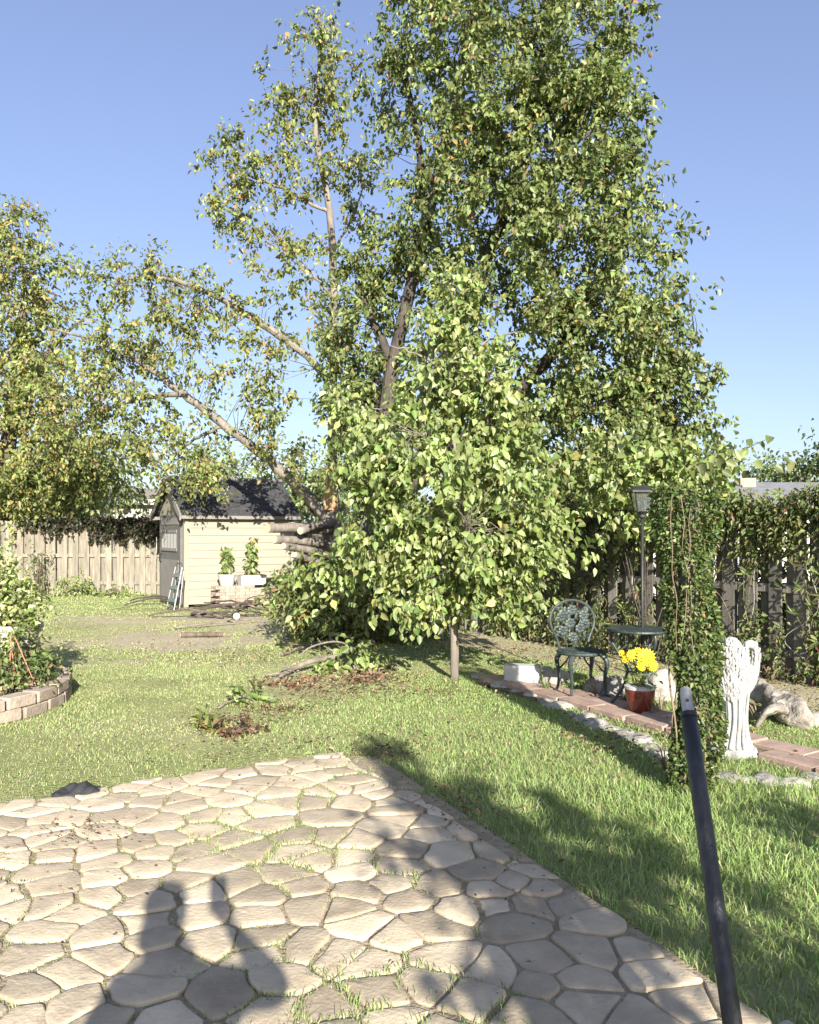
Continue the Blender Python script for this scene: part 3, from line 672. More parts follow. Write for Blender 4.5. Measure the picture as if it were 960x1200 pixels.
blobs = [(375,45,15.60,30,38,.5,13),(355,95,15.60,45,38,.6,17),(400,120,15.60,38,45,.6,13),(330,125,15.50,22,18,.4,5),(280,185,15.40,38,24,.5,13),(275,232,15.40,30,34,.5,13),(320,245,15.50,40,30,.5,11),(345,190,15.50,38,36,.5,10),(405,205,15.60,35,45,.5,10),
         (355,310,15.40,42,28,.5,12),(425,240,15.60,20,40,.4,6),(340,350,15.40,30,24,.4,5),(372,380,15.50,28,28,.4,6),(300,300,15.40,18,20,.3,3),
         (175,320,16.50,38,26,.5,16),(235,335,15.81,36,22,.4,9),(130,330,17.11,26,24,.5,10),(285,372,15.40,34,26,.4,8),(340,400,15.40,26,22,.4,5),(200,385,16.21,55,34,.6,20),(120,400,17.23,55,42,.7,26),(160,440,16.67,70,40,.6,26),(240,430,15.76,38,40,.5,10),
         (80,470,17.89,60,50,.7,30),(150,510,16.89,60,46,.6,28),(60,530,18.11,55,36,.7,18),(220,500,15.99,32,36,.4,7),(310,470,15.40,36,40,.4,11),(330,520,15.40,34,34,.4,11),(300,440,15.40,20,22,.3,4),(170,535,16.34,40,24,.5,9),(225,550,15.83,24,18,.3,5),(250,570,15.64,10,18,.2,4),(215,560,15.94,14,14,.2,4)]
t, data, _ = tree('broken_pear_tree', 'storm broken pear tree with thin upright leader and limbs fallen to the left', limbs, blobs, 54, .17, .09, PAL_AUT, 200, bark='bark_pale', twr=.009)
leaves_obj('crown', data, M['leaf'], t)
mb = MB(); rr_ = random.Random(3)                         # splintered wood where the limb tore off
for k in range(16):
    a = rr_.uniform(0, 6.28); c = P(388+rr_.uniform(-7,7), rr_.uniform(585,600), Ya-.12); e = c+np.array((rr_.uniform(-.05,.05), -.03, rr_.uniform(.3,.75)))
    mb.tube([c, (c+e)/2+np.array((0,-.015,0)), e], [.03,.026,.003], 5)
mb.build('splintered_stub', M['splinter'], t)
for k, (a, b, ra) in enumerate(((P(314,619,14.60),P(386,622,15.50),.085),(P(322,632,14.50),P(392,640,15.50),.075),(P(332,640,14.40),P(400,655,15.50),.065),(P(352,622,14.60),P(395,612,15.60),.07),(P(345,650,14.40),P(400,672,15.50),.06))):
    mb = MB(); limb(mb, [a, (a+b)/2+np.array((0,0,.03)), b], [ra,ra*1.05,ra*1.1], 300+k, 10); o = mb.build('sawn_limb', M['bark_pale'], t, smooth=True)
    d_ = nrm((a-b)[None])[0]; mb = MB(); mb.tube([a-d_*.004, a+d_*.006], ra*.93, 12); c = mb.build('cut_face', M['cutwood'], t); c.parent = o

# tree at the left edge
limbs = [([(-10.6,21.2,0), (-10.5,21.2,2.6), (-10.2,21.1,5.0), (-9.9,21,7.2), (-9.9,21,8.0), (-10,21,8.8)], [.26,.22,.18,.10,.05,.015]),
         ([(-10.5,21.2,2.8),(-9.4,21,4.2),(-8.4,20.8,5.0),(-7.6,20.7,5.4)], [.13,.10,.06,.02]),
         ([(-10.2,21.1,4.8),(-9.2,21,6.2),(-8.3,20.9,7.0)], [.10,.07,.02]),
         ([(-10.5,21.2,2.4),(-9.2,20.7,2.9),(-8.0,20.4,3.1)], [.09,.06,.02])]
blobs = [(8,262,21,26,42,.9,20),(30,318,21,46,36,1.1,32),(-20,360,21,60,70,1.4,34),(40,385,20.8,52,42,1.1,36),(5,450,20.6,60,56,1.2,44),(60,440,20.6,40,46,1.0,24),(20,530,20.3,66,44,1.0,44),(60,565,20.1,50,24,.7,24),(110,550,20.1,40,22,.7,16),(-60,470,21,60,110,1.4,30),(0,582,20.1,60,20,.6,20),(95,520,20.4,46,36,.8,24)]
t, data, _ = tree('left_tree', 'broad yellow green tree with brown tinged leaves at the left edge above the fence', limbs, blobs, 54, .24, .115, PAL_AUT, 400)
leaves_obj('crown', data, M['leaf'], t)

# the young pear in front: pale big leaves, slim stake-straight trunk
limbs = [([(.47,8.5,0), (.465,8.5,.5), (.455,8.5,1.2), (.46,8.52,2.2), (.47,8.5,3.2), (.45,8.5,4.2)], [.046,.040,.034,.028,.02,.008])]
for k in range(16):
    z = .95+k*.18; a = k*2.4; L_ = (1.15-.16*abs(z-1.7)) if z < 2.8 else 1.05-(z-2.4)*.38
    L_ = max(L_, .25); p0 = np.array((.46,8.5,z)); dv = np.array((math.cos(a), math.sin(a)*.8, 0))
    limbs.append(([p0, p0+dv*L_*.5+np.array((0,0,.22)), p0+dv*L_+np.array((0,0,.30))], [.017,.012,.004]))
Yy = 8.5
blobs = [(540,322,Yy,16,20,.2,6),(535,350,Yy,28,30,.3,14),(532,395,Yy,42,42,.45,28),(555,440,Yy,58,50,.6,42),(505,455,Yy,40,40,.5,24),(590,470,8.4,44,50,.55,32),(550,520,8.3,84,54,.75,62),(455,505,8.4,46,36,.55,30),(438,556,8.4,34,36,.45,26),(490,575,8.2,68,52,.75,54),(590,570,8.2,70,54,.75,56),(540,635,8.2,92,50,.75,68),(452,638,8.3,46,40,.55,34),(625,625,8.3,46,44,.55,32),(500,688,8.3,64,30,.55,34),(585,688,8.3,54,30,.55,30),(410,485,8.5,20,26,.3,9),(385,672,8.7,24,20,.35,10)]
t, data, _ = tree('young_pear_tree', 'young pear tree with pale green leaves and slim bare trunk standing on the lawn', limbs, blobs, 28, .095, .077, PAL_PALE, 500, bark='bark_pale', twr=.006, wratio=.74, rnd=.5)
base, d, nn, L, W, cols = data
front = np.argsort(base[:,1]+.15*np.random.default_rng(1).normal(size=len(base)))[:300]
rest = np.ones(len(base), bool); rest[front] = False
leaves_obj('crown', tuple(q[rest] for q in data), M['leaf'], t)
lm = []
for k in range(8):
    c = palette(1, np.random.default_rng(900+k), PAL_PALE)
    v = leaf_verts(np.zeros((1,3)), np.array([[1.,0,0]]), np.array([[0,0,1.]]), np.array([1.]), np.array([.74])); lm.append(big_mesh('leaf', v, 2, 6, LEAF_F, M['leaf'], c))
for q, i in enumerate(front):
    o = link('leaf', lm[q % 8], t); s_ = np.cross(nn[i], d[i]); mw = Matrix((d[i], s_, nn[i])).transposed().to_4x4() @ Matrix.Scale(float(L[i]), 4)
    mw.translation = Vector(base[i]-np.array(t.location)); o.matrix_local = mw

# shrubs
def shrub(name, label, base_, blobs, per, cr, ls, pal, seed, cat='shrub', stems=7, bark='bark', group=None, wratio=.6, sr=1.0, **kw):
    r = np.random.default_rng(seed); t = thing(name, (base_[0], base_[1], base_[2] if len(base_) > 2 else 0), label, cat, group)
    z0 = t.location[2]; cs, outs = blob_clusters(blobs, r); mb = MB(); lp = []
    for k in range(stems):
        c = cs[r.integers(len(cs))].copy(); p0 = np.array((base_[0]+r.normal()*.06, base_[1]+r.normal()*.06, z0))
        lp.append(limb(mb, [p0, p0*.5+c*.5+np.array((0,0,.15*sr)), c], [.016*sr,.011*sr,.005*sr], seed+k, 5, 4))
    twigs(mb, cs, lp, r, .006*sr, 2); mb.build('stems', M[bark], t, smooth=True)
    leaves_obj('foliage', crown_mesh('foliage', cs, outs, per, cr, ls, pal, r, M['leaf'], wratio=wratio, **kw), M['leaf'], t); return t
shrub('leafy_shrub', 'dense shady shrub under the sawn limbs of the broken pear', (-1.25,11.6), [(425,672,11.4,36,30,.5,24),(372,698,11.5,36,26,.5,24),(430,690,11.4,50,36,.6,30),(348,682,11.5,18,20,.3,9),(400,725,11.4,60,18,.5,22),(470,725,11.6,60,22,.5,20),(350,710,11.6,28,22,.4,12),(452,640,11.6,40,40,.5,20)], 40, .16, .085, PAL_PEAR, 600)
shrub('redbud_sapling', 'large leaved sapling reaching over the vine fence with one shoot to the right', (2.75,9.25), [(700,540,9.1,50,36,.5,22),(760,555,9.0,50,32,.5,22),(800,580,8.9,40,24,.4,16),(820,545,8.9,26,20,.3,8),(720,600,9.1,50,24,.3,14),(770,520,9.1,34,24,.4,10)], 30, .12, .085, PAL_PALE, 620, wratio=.75, bark='bark_dark', sr=.55)
sap = thing('leafy_shoot', (2.62,7.95,0), 'long thin shoot of big heart shaped leaves against the sky at right', 'shoot')
mb = MB(); sp = limb(mb, [(2.62,7.95,0), (2.66,7.9,1.1), P(800,570,7.8), P(838,548,7.7), P(870,528,7.7), P(903,513,7.7)], [.02,.016,.011,.008,.006,.003], 5, 6, 6); mb.tube(list(smooth_path([P(838,548,7.7), P(870,545,7.6), P(900,538,7.6), P(922,536,7.6)], [.006,.005,.004,.002], 4)[0]), .004, 5); mb.build('stem', M['greenstem'], sap, smooth=True)
rl = np.random.default_rng(8); lm2 = []; pm = MB()
st_pts = np.concatenate([sp, smooth_path([P(838,548,7.7), P(870,545,7.6), P(900,538,7.6), P(922,536,7.6)], [.006,.005,.004,.002], 8)[0]])
for k in range(5): lm2.append(big_mesh('leaf', leaf_verts(np.zeros((1,3)), np.array([[1.,0,0]]), np.array([[0,0,1.]]), np.array([1.]), np.array([.78])), 2, 6, LEAF_F, M['leaf'], palette(1, np.random.default_rng(950+k), PAL_PEAR)))
for (px, py) in ((905,508),(890,517),(874,512),(872,525),(858,522),(850,536),(862,548),(846,552),(830,540),(885,540),(902,545),(915,536),(925,538),(905,552),(836,562),(820,556),(822,540),(812,566),(850,520),(878,551),(840,530),(806,548)):
    c = P(px, py, 7.65+rl.normal()*.06); dv = nrm((np.array((rl.normal()*.6+.3, rl.normal()*.4-.2, -.7)))[None])[0]; nv = nrm((np.array((rl.normal()*.5, -1, .5)))[None]); nv = nrm(nv-dv*np.dot(nv[0], dv))[0]
    sq = st_pts[np.argmin(np.linalg.norm(st_pts-c, axis=1))]; c = sq+(c-sq)*min(1, .09/max(np.linalg.norm(c-sq), 1e-6)); pm.tube([sq, (sq+c)/2+np.array((0,0,.01)), c], .0022, 4)
    o = link('leaf', lm2[rl.integers(5)], sap); s_ = np.cross(nv, dv); mw = Matrix((dv, s_, nv)).transposed().to_4x4() @ Matrix.Scale(float(.105+.045*rl.random()), 4); mw.translation = Vector(c-np.array(sap.location)); o.matrix_local = mw

pm.build('petioles', M['greenstem'], sap)
# plants along the back fence
for k, (px, py, Y, rx, ry, lab) in enumerate(((87,690,19.3,22,13,'low bushy weed at the foot of the back fence'),(140,698,19.4,30,6,'strip of bright green weeds along the back fence near the shed'),(45,662,19.6,10,24,'thin climbing vine on the back fence planks'))):
    b = P(px, py, Y); shrub('fence_weed', lab, (b[0], Y, 0), [(px,py,Y,rx,ry,.25,24 if k < 2 else 12)], 26 if k < 2 else 10, .13, .075, PAL_PALE if k < 2 else PAL_VINE, 640+k, cat='plant')

# near-black leaves added as painted foliage shadow on the back fence top
vn = thing('shade_leaves', (-6.3,19.85,0), 'near-black leaves standing in for foliage shadow on the top of the back fence left of the shed', 'vine'); r = np.random.default_rng(66)
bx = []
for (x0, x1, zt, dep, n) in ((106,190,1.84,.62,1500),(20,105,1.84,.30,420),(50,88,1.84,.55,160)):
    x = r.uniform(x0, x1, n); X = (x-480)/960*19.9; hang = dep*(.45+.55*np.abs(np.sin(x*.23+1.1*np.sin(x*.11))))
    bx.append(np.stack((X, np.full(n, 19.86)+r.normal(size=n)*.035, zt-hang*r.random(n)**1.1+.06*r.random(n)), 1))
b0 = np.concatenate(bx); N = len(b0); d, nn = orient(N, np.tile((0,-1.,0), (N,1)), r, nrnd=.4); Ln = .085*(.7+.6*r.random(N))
leaves_obj('foliage', (b0, d, nn, Ln, Ln*.8, palette(N, r, PAL_SHADE)), M['leaf'], vn)
mb = MB()
for k in range(9):
    x = (rs.uniform(108,188)-480)/960*19.9; mb.tube([(x,19.88,1.86),(x+rs.uniform(-.1,.1),19.87,1.5),(x+rs.uniform(-.2,.2),19.87,rs.uniform(.9,1.25))], [.008,.006,.003], 4)
mb.build('stems', M['stem'], vn)

# background trees
def bgtree(name, label, x, y, h, blobs, pal, seed, n=26, ls=.2, cr=.5):
    limbs = [([(x,y,0),(x+.1,y,h*.4),(x,y,h*.75)], [.22,.17,.08]), ([(x+.1,y,h*.4),(x+1.2,y,h*.7)], [.12,.04]), ([(x+.05,y,h*.4),(x-1.2,y,h*.7)], [.12,.04])]
    t, data, _ = tree(name, label, limbs, blobs, n, cr, ls, pal, seed, twr=.02, every=2); leaves_obj('crown', data, M['leaf'], t)
bgtree('far_tree', 'rounded green tree far behind the shed roof', -8.3, 36, 4.8, [(252,552,36,32,22,1.2,36),(275,570,36,40,18,1.2,26),(225,575,36,30,16,1.2,20)], PAL_PEAR, 700)
bgtree('far_tree', 'light green trees beyond the back fence below the left tree', -10.5, 25, 4.2, [(60,575,25,50,30,1.2,46),(110,560,25,40,40,1.2,40),(30,590,25,40,16,1,20)], PAL_PALE, 710, 40, .16)
bgtree('far_tree', 'green tree between shed and broken trunk far behind', -3.3, 32, 4.4, [(360,560,32,36,22,1.2,36),(375,585,32,36,20,1.2,26),(340,590,32,30,14,1,16)], PAL_PEAR, 720)
bgtree('far_tree', 'grey green low tree beyond the right neighbour house', 15.5, 36, 4.6, [(905,562,36,34,12,1.2,26),(930,556,36,26,12,1.2,22),(880,570,36,20,8,1,10)], PAL_IVY, 730)
bgtree('far_tree', 'dark tree at the right edge above the neighbour roof', 15.9, 31, 5.2, [(962,560,31,16,22,.9,26),(975,545,31,20,26,.9,22)], PAL_IVY, 740)
bgtree('far_tree', 'dense tree behind the vine fence right of the pear', 5.5, 17, 4, [(760,575,17,60,24,.9,40),(690,560,17,60,40,.9,40),(600,620,17,70,50,.9,40),(820,590,17,40,14,.8,16)], PAL_PEAR, 750, 36, .12, .3)

# ================================================================== THE FLOWER BED AT THE LEFT
bed = thing('flower_bed', (BED_C[0], BED_C[1], 0), 'round raised flower bed edged with tan garden blocks at left', 'flower bed')
mb = MB(); mb.lathe([(BED_R-.05,.0),(BED_R-.08,.13),(BED_R*.6,.18),(.05,.20)], (BED_C[0],BED_C[1],0), 28); mb.build('soil', M['soil'], bed)
bme = bpy.data.meshes.new('block'); bb = bmesh.new(); bmesh.ops.create_cube(bb, size=1)
for v in bb.verts: v.co = Vector((v.co.x*.29*(1.0 if v.co.y < 0 else .86), v.co.y*.17, (v.co.z+.5)*.098))
bmesh.ops.bevel(bb, geom=list(bb.edges), offset=.009, segments=1, affect='EDGES'); bb.to_mesh(bme); bb.free(); bme.materials.append(M['block'])
for course in range(2):
    n = 29
    for k in range(n):
        a = 2*math.pi*(k+.5*course)/n
        o = link('block', bme, bed, (math.cos(a)*BED_R, math.sin(a)*BED_R, course*.099+rs.uniform(-.003,.003))); o.rotation_euler = (rs.uniform(-.02,.02), rs.uniform(-.02,.02), a+math.pi/2+rs.uniform(-.03,.03))
r = np.random.default_rng(70)
for k, (px, py, Y, rx, ry, pal, ls, lab) in enumerate(((18,792,7.3,22,16,PAL_VINE,.055,'low grey green groundcover in the flower bed near its front blocks'),(20,760,7.6,22,20,PAL_PEAR,.05,'leafy herb below the potted shrub in the flower bed'),(52,790,7.35,13,13,PAL_IVY,.05,'small green plant spilling over the right rim of the flower bed'),(-15,790,7.1,24,22,PAL_VINE,.05,'trailing plant at the left edge of the flower bed'),(-5,805,6.9,22,14,PAL_PEAR,.05,'low leafy plant right behind the front blocks of the flower bed'),(34,768,7.9,22,12,PAL_VINE,.05,'straggly herb at the back of the flower bed beside the pot'))):
    b = P(px, py, Y); shrub('bed_plant', lab, (b[0], Y, .14), [(px,py,Y,rx,ry,.22,18)], 24, .07, ls, pal, 660+k, cat='plant', stems=6, sr=.4)
b0 = np.stack((r.normal(-3.45,.3,520), r.normal(6.95,.4,520), np.full(520,.19)), 1); b0 = b0[np.hypot(b0[:,0]-BED_C[0], b0[:,1]-BED_C[1]) < BED_R-.12]; N = len(b0)
a = r.random(N)*6.28; ml = leaves_obj('bed_mulch', (b0+r.random((N,1))*np.array((0,0,.03)), nrm(np.stack((np.cos(a),np.sin(a),r.normal(size=N)*.25),1)), nrm(r.normal(size=(N,3))*.4+np.array((0,0,1))), .06*(.6+.6*r.random(N)), np.full(N,.03), palette(N, r, [(4,(.42,.35,.30),.2),(2,(.25,.16,.12),.2)])), M['litter'], bed)
pc = np.array((-3.86, 7.95)); zt = .16
pot = thing('potted_shrub', (pc[0], pc[1], zt), 'pale variegated shrub in a grey pot standing in the flower bed', 'potted plant')
mb = MB(); mb.lathe([(.20,0),(.235,.18),(.265,.44),(.285,.44),(.285,.49),(.25,.49),(.24,.44),(.02,.43)], (pc[0],pc[1],zt), 24); mb.build('pot', M['potgrey'], pot, smooth=False)
cs, outs = blob_clusters([(10,705,7.9,36,22,.28,34),(5,680,7.9,26,20,.22,22),(28,715,7.8,20,12,.2,14),(2,660,7.9,10,14,.1,5),(-20,700,7.9,24,24,.25,16)], r)
mb = MB(); lp = []
for k in range(9): c = cs[r.integers(len(cs))]; lp.append(limb(mb, [(pc[0],pc[1],zt+.42), (np.array((pc[0],pc[1],zt+.45))+c)/2, c], [.012,.009,.004], k, 5, 4))
twigs(mb, cs, lp, r, .005, 2); mb.build('stems', M['bark'], pot)
leaves_obj('foliage', crown_mesh('f', cs, outs, 26, .065, .05, [(8,(.26,.31,.10),.2),(6,(.46,.46,.24),.15),(3,(.14,.20,.05),.2)], r, M['leaf'], droop=.2, up=.6), M['leaf'], pot)
gt = thing('garden_trellis_stake', G(16,800,.14), 'thin reddish stakes leaning in the flower bed below the pot', 'stake')
mb = MB()
for (a_, b_2) in (((12,745),(20,812)),((18,748),(42,800)),((14,752),(8,805))): mb.tube([P(a_[0],a_[1],7.3), P(b_2[0],b_2[1]+4,7.25)], .005, 5)
mb.build('stakes', M['terracotta'], gt)

# ================================================================== BY THE SHED
lad = thing('step_ladder', (-4.62,16.0,0), 'small folded metal step ladder leaning against the shed door', 'step ladder', None, R(-52))
def local(mb, nm, m_, par): return mb.build(nm, m_, par, local=True, smooth=False)
for x in (-.19, .19):
    local(MB().tube([(x,-.06,.0),(x*.86,.12,.84)], .016, 6), 'front_rail', M['alu'], lad); local(MB().tube([(x*1.0,.05,.0),(x*.84,.15,.76)], .013, 6), 'rear_rail', M['alu'], lad)
for z in (.2,.44,.68): local(MB().box((0,-.06+.18*z/.84,z), (.33,.09,.03), 0, R(60)), 'step', M['alugreen'], lad)
local(MB().tube([(-.163,.12,.84),(-.12,.13,.9),(0,.135,.92),(.12,.13,.9),(.163,.12,.84)], .014, 6), 'handle', M['alu'], lad)
st = thing('brick_stack', (*(SHED_O+SU*.98+SV*(-.42)),0), 'stack of old pink bricks carrying the planters by the shed wall', 'bricks', None, R(33))
bs = bpy.data.meshes.new('brick'); bb = bmesh.new(); bmesh.ops.create_cube(bb, size=1)
for v in bb.verts: v.co = Vector((v.co.x*.20, v.co.y*.095, (v.co.z+.5)*.062))
bmesh.ops.bevel(bb, geom=list(bb.edges), offset=.004, segments=1, affect='EDGES'); bb.to_mesh(bs); bb.free(); bs.materials.append(M['block'])
for c in range(7):
    for rw in range(3):
        for k in range(5 if c < 6 else 4):
            o = link('brick', bs, st, ((k-2)*.208+(.06 if c % 2 else -.03), (rw-1)*.105, c*.063)); o.rotation_euler = (0, 0, rs.uniform(-.05,.05))
def planter(name, u, v, z, w, dp, hgt, label, hp, seed, round_=False):
    q = SHED_O+SU*u+SV*v; t = thing(name, (q[0], q[1], z), label, 'planter', None, R(33))
    if round_: local(MB().lathe([(w*.36,0),(w*.5,hgt),(w*.53,hgt),(w*.53,hgt+.02),(w*.46,hgt+.02),(w*.42,hgt-.02),(.01,hgt-.03)], n=18), 'pot', M['white'], t)
    else:
        mb = MB()
        mb.hexa([(-w*.46,-dp*.42,0),(w*.46,-dp*.42,0),(w*.46,dp*.42,0),(-w*.46,dp*.42,0),(-w*.5,-dp*.5,hgt),(w*.5,-dp*.5,hgt),(w*.5,dp*.5,hgt),(-w*.5,dp*.5,hgt)])
        local(mb, 'trough', M['white'], t); local(MB().box((0,0,hgt+.002), (w*.9,dp*.85,.012)), 'soil', M['soil'], t)
    local(MB().tube([(0,0,hgt-.02),(.02,0,hgt+hp*.5),(0,.01,hgt+hp)], [.012,.009,.004], 5), 'stem', M['greenstem'], t)
    r = np.random.default_rng(seed); n = 110; zz = hgt+.05+hp*r.random(n); a = r.random(n)*6.28; rad = .13*(1-.35*(zz-hgt)/hp)*r.random(n)**.5
    base = np.stack((rad*np.cos(a), rad*np.sin(a), zz), 1); outw = nrm(np.stack((np.cos(a)+.4, np.sin(a)-1.0, np.full(n,.3)), 1)); d, nn = orient(n, outw, r, droop=.5)
    v = leaf_verts(base, d, nn, .13*(.6+.6*r.random(n)), .10*(.6+.5*r.random(n))); me = big_mesh('foliage', v, 2, 6, LEAF_F, M['leaf'], palette(n, r, PAL_PALE)); o = link('foliage', me, t); o['kind'] = 'stuff'
planter('white_pot', .72, -.42, .442, .36, .3, .21, 'round white pot with a leafy plant on the brick stack by the shed', .50, 1, True)
planter('white_trough', 1.25, -.42, .442, .56, .26, .2, 'long white trough with a tall leafy plant on the brick stack', .72, 2)
bp_ = thing('brush_pile', (*G(275,712)[:2],0), 'pile of dark cut branches on the ground before the shed', 'branches')
for k in range(52):
    a = G(rs.uniform(215,335), rs.uniform(702,728)); b = a+np.array((rs.uniform(.5,1.6)*rs.choice((1,1,-1)), rs.uniform(-.4,.5), 0)); h0 = max(0, .62-.4*abs((a[0]+b[0])/2+2.3))*rs.random(); rad = rs.uniform(.008,.032)
    a[2] = rad+h0*.6; b[2] = rad+h0; m_ = (a+b)/2+np.array((0,rs.uniform(-.08,.08),rs.uniform(.02,.16)))
    mb = MB(); limb(mb, [a, m_, b], [rad, rad*.85, rad*.5], 800+k, 6, 4, wob=.012); mb.build('branch', M['bark_dark'] if k % 3 else M['bark'], bp_, smooth=True)
for k, (px, py, L_, rad, ang_, lab) in enumerate(((276,724,.34,.062,-75,'short sawn log with pale cut end before the brush pile'),(212,747,.62,.035,4,'thin dark log lying alone on the bare lawn'))):
    c = G(px, py); d_ = np.array((math.cos(R(ang_)), math.sin(R(ang_)), 0)); t = thing('sawn_log', (c[0], c[1], 0), lab, 'log')
    mb = MB(); a = c+np.array((0,0,rad)); limb(mb, [a, a+d_*L_/2+np.array((0,0,.004)), a+d_*L_], [rad,rad*1.03,rad], 850+k, 12); mb.build('bark', M['bark'], t, smooth=True)
    mb = MB(); mb.tube([a+d_*(L_-.001), a+d_*(L_+.006)], rad*.93, 12); mb.build('cut_face', M['cutwood'], t)
    mb = MB(); mb.tube([a+d_*.001, a-d_*.006], rad*.93, 12); mb.build('cut_face', M['cutwood'], t)
eg = thing('brick_edging', (-1.0,12.0,0), 'low row of grey stone blocks edging the tree bed', 'edging')
for k in range(9):
    mb = MB(); p = np.array((-1.75+k*.23, 12.1-.06*math.sin(k*.6), 0)); mb.box((p[0], p[1], .075+rs.uniform(-.01,.01)), (.215,.14,.15), rs.uniform(-.1,.1)); o = mb.build('block', M['rock'], eg); bevel(o, .012)

# fallen branch on the lawn
fb = thing('fallen_branch', (*G(395,785)[:2],0), 'fallen bare branch with a few green leaves lying on the lawn', 'branch')
mb = MB(); r = np.random.default_rng(31)
p1 = limb(mb, [P(437,752,9.6), P(400,768,9.3), P(365,775,9.0), P(335,788,8.7), P(312,808,8.35)], [.036,.034,.030,.026,.016], 1, 8); mb.build('main_stem', M['deadwood'], fb, smooth=True)
mb = MB(); p2 = limb(mb, [P(424,778,9.2), P(400,790,8.9), P(382,800,8.55), P(362,806,8.35)], [.03,.027,.022,.012], 2, 7); mb.build('side_stem', M['deadwood'], fb, smooth=True)
mb = MB(); limb(mb, [P(420,762,9.3), P(395,752,9.2), P(365,758,9.0), P(350,770,8.9)], [.014,.012,.01,.006], 3, 5); limb(mb, [P(400,768,9.3), P(380,757,9.2), P(372,748,9.1)], [.012,.009,.005], 4, 5); limb(mb, [P(437,752,9.6), P(450,775,9.4), P(470,788,9.2)], [.02,.015,.008], 7, 5); mb.build('twigs', M['deadwood'], fb, smooth=True)
cs, outs = blob_clusters([(397,790,8.8,14,16,.15,5),(436,770,9.1,14,14,.15,6),(415,755,9.2,22,8,.15,4),(440,790,9,20,8,.15,4)], r)
leaves_obj('foliage', crown_mesh('f', cs, outs, 14, .07, .085, PAL_PALE, r, M['leaf'], wratio=.75), M['leaf'], fb)
cs, outs = blob_clusters([(400,803,8.6,60,4,.3,9),(440,800,8.8,30,5,.3,6),(350,815,8.2,40,3,.3,6)], r)
leaves_obj('dead_leaves', crown_mesh('f', cs, outs, 16, .07, .07, PAL_DEAD, r, M['litter']), M['litter'], fb)
for k, (px, py, rx, ry, pal, lab) in enumerate(((289,816,18,10,PAL_PALE,'bright green leafy sucker growing from the lawn by the branch tip'),(247,850,16,6,PAL_AUT,'sprig of yellowing leaves on the lawn below the sucker'),(283,853,22,6,PAL_DEAD,'clump of brown withered leaves on the lawn'))):
    g = G(px, py+ry); Y = g[1]; shrub('leafy_sprig', lab, (g[0], Y, 0), [(px,py,Y,rx,ry,.12,9)], 13, .05, .085 if k == 0 else .06, pal, 670+k, cat='sprig', stems=5, sr=.3, wratio=.72, droop=.2, up=.6)

for k, (x0, y0, x1, y1, rad, lab) in enumerate(((205,738,330,728,.018,'long crooked stick across the worn lawn before the shed'),(330,770,420,748,.016,'thin grey stick behind the fallen branch'),(255,832,300,822,.010,'short twig beside the green sucker'),(430,800,470,778,.014,'forked grey stick at the right end of the fallen branch'),(310,795,350,790,.011,'small bare twig left of the fallen branch'))):
    a = G(x0, y0); b = G(x1, y1); a[2] = b[2] = rad+.01; mb = MB(); m1 = a*.65+b*.35+np.array((0,rs.uniform(-.12,.12),.03)); m2 = a*.3+b*.7+np.array((0,rs.uniform(-.12,.12),.05))
    p_ = limb(mb, [a, m1, m2, b], [rad, rad*.9, rad*.7, rad*.35], 870+k, 6, 6, .15, .008); e_ = p_[8]; mb.tube([e_, e_+np.array((.12,-.12,.05)), e_+np.array((.22,-.3,.02))], [rad*.6,rad*.4,rad*.2], 5)
    tag(mb.build('fallen_stick', M['deadwood'], None, smooth=True), lab, 'stick', 'sticks on the lawn')

# ================================================================== THE SEATING CORNER
ch = thing('bistro_chair', (1.60,7.62,0), 'verdigris cast iron bistro chair with rose pattern back by the fence', 'chair', None, R(12))
ch.scale = (1.08,1.08,1.03)
def ring(pts, k=5):
    n = len(pts); out = []
    for i in range(n):
        p0, p1, p2, p3 = [np.array(pts[(i+j) % n], float) for j in (-1,0,1,2)]
        for t_ in np.linspace(0, 1, k, endpoint=False): out.append(.5*((2*p1)+(-p0+p2)*t_+(2*p0-5*p1+4*p2-p3)*t_*t_+(-p0+3*p1-3*p2+p3)*t_**3))
    return out
def bk(x, z): return (x, .17+.10*(z-.42), z)
outl = [bk(-.13,.42),bk(-.155,.52),bk(-.20,.62),bk(-.205,.71),bk(-.165,.79),bk(-.09,.84),bk(0,.86),bk(.09,.84),bk(.165,.79),bk(.205,.71),bk(.20,.62),bk(.155,.52),bk(.13,.42)]
mb = MB(); p, q = smooth_path(outl, [.013]*len(outl), 5); mb.tube(p, .013, 8); local(mb, 'back_frame', M['iron'], ch)
mb = MB(); rr_ = random.Random(5)
for (x, z) in ((0,.77),(-.10,.71),(.11,.72),(-.02,.65),(.07,.60),(-.09,.58),(.0,.52),(.12,.64)):          # roses
    c = bk(x, z); 
    for k in range(7):
        a = k*.9; mb.ell((c[0]+.030*math.cos(a), c[1]-.006, c[2]+.030*math.sin(a)), (.022,.008,.022), 7, 4)
    mb.ell((c[0], c[1]-.012, c[2]), (.018,.010,.018), 7, 4)
local(mb, 'rose', M['iron'], ch)
mb = MB()
for k in range(22):
    x, z = rr_.uniform(-.15,.15), rr_.uniform(.46,.80)
    if abs(x) > .19-.5*max(0,.60-z): continue
    c = np.array(bk(x, z)); a = rr_.uniform(0, 6.28); mb.ell(c, (.034,.006,.014), 6, 4, rot=Matrix.Rotation(a, 3, 'Y'))
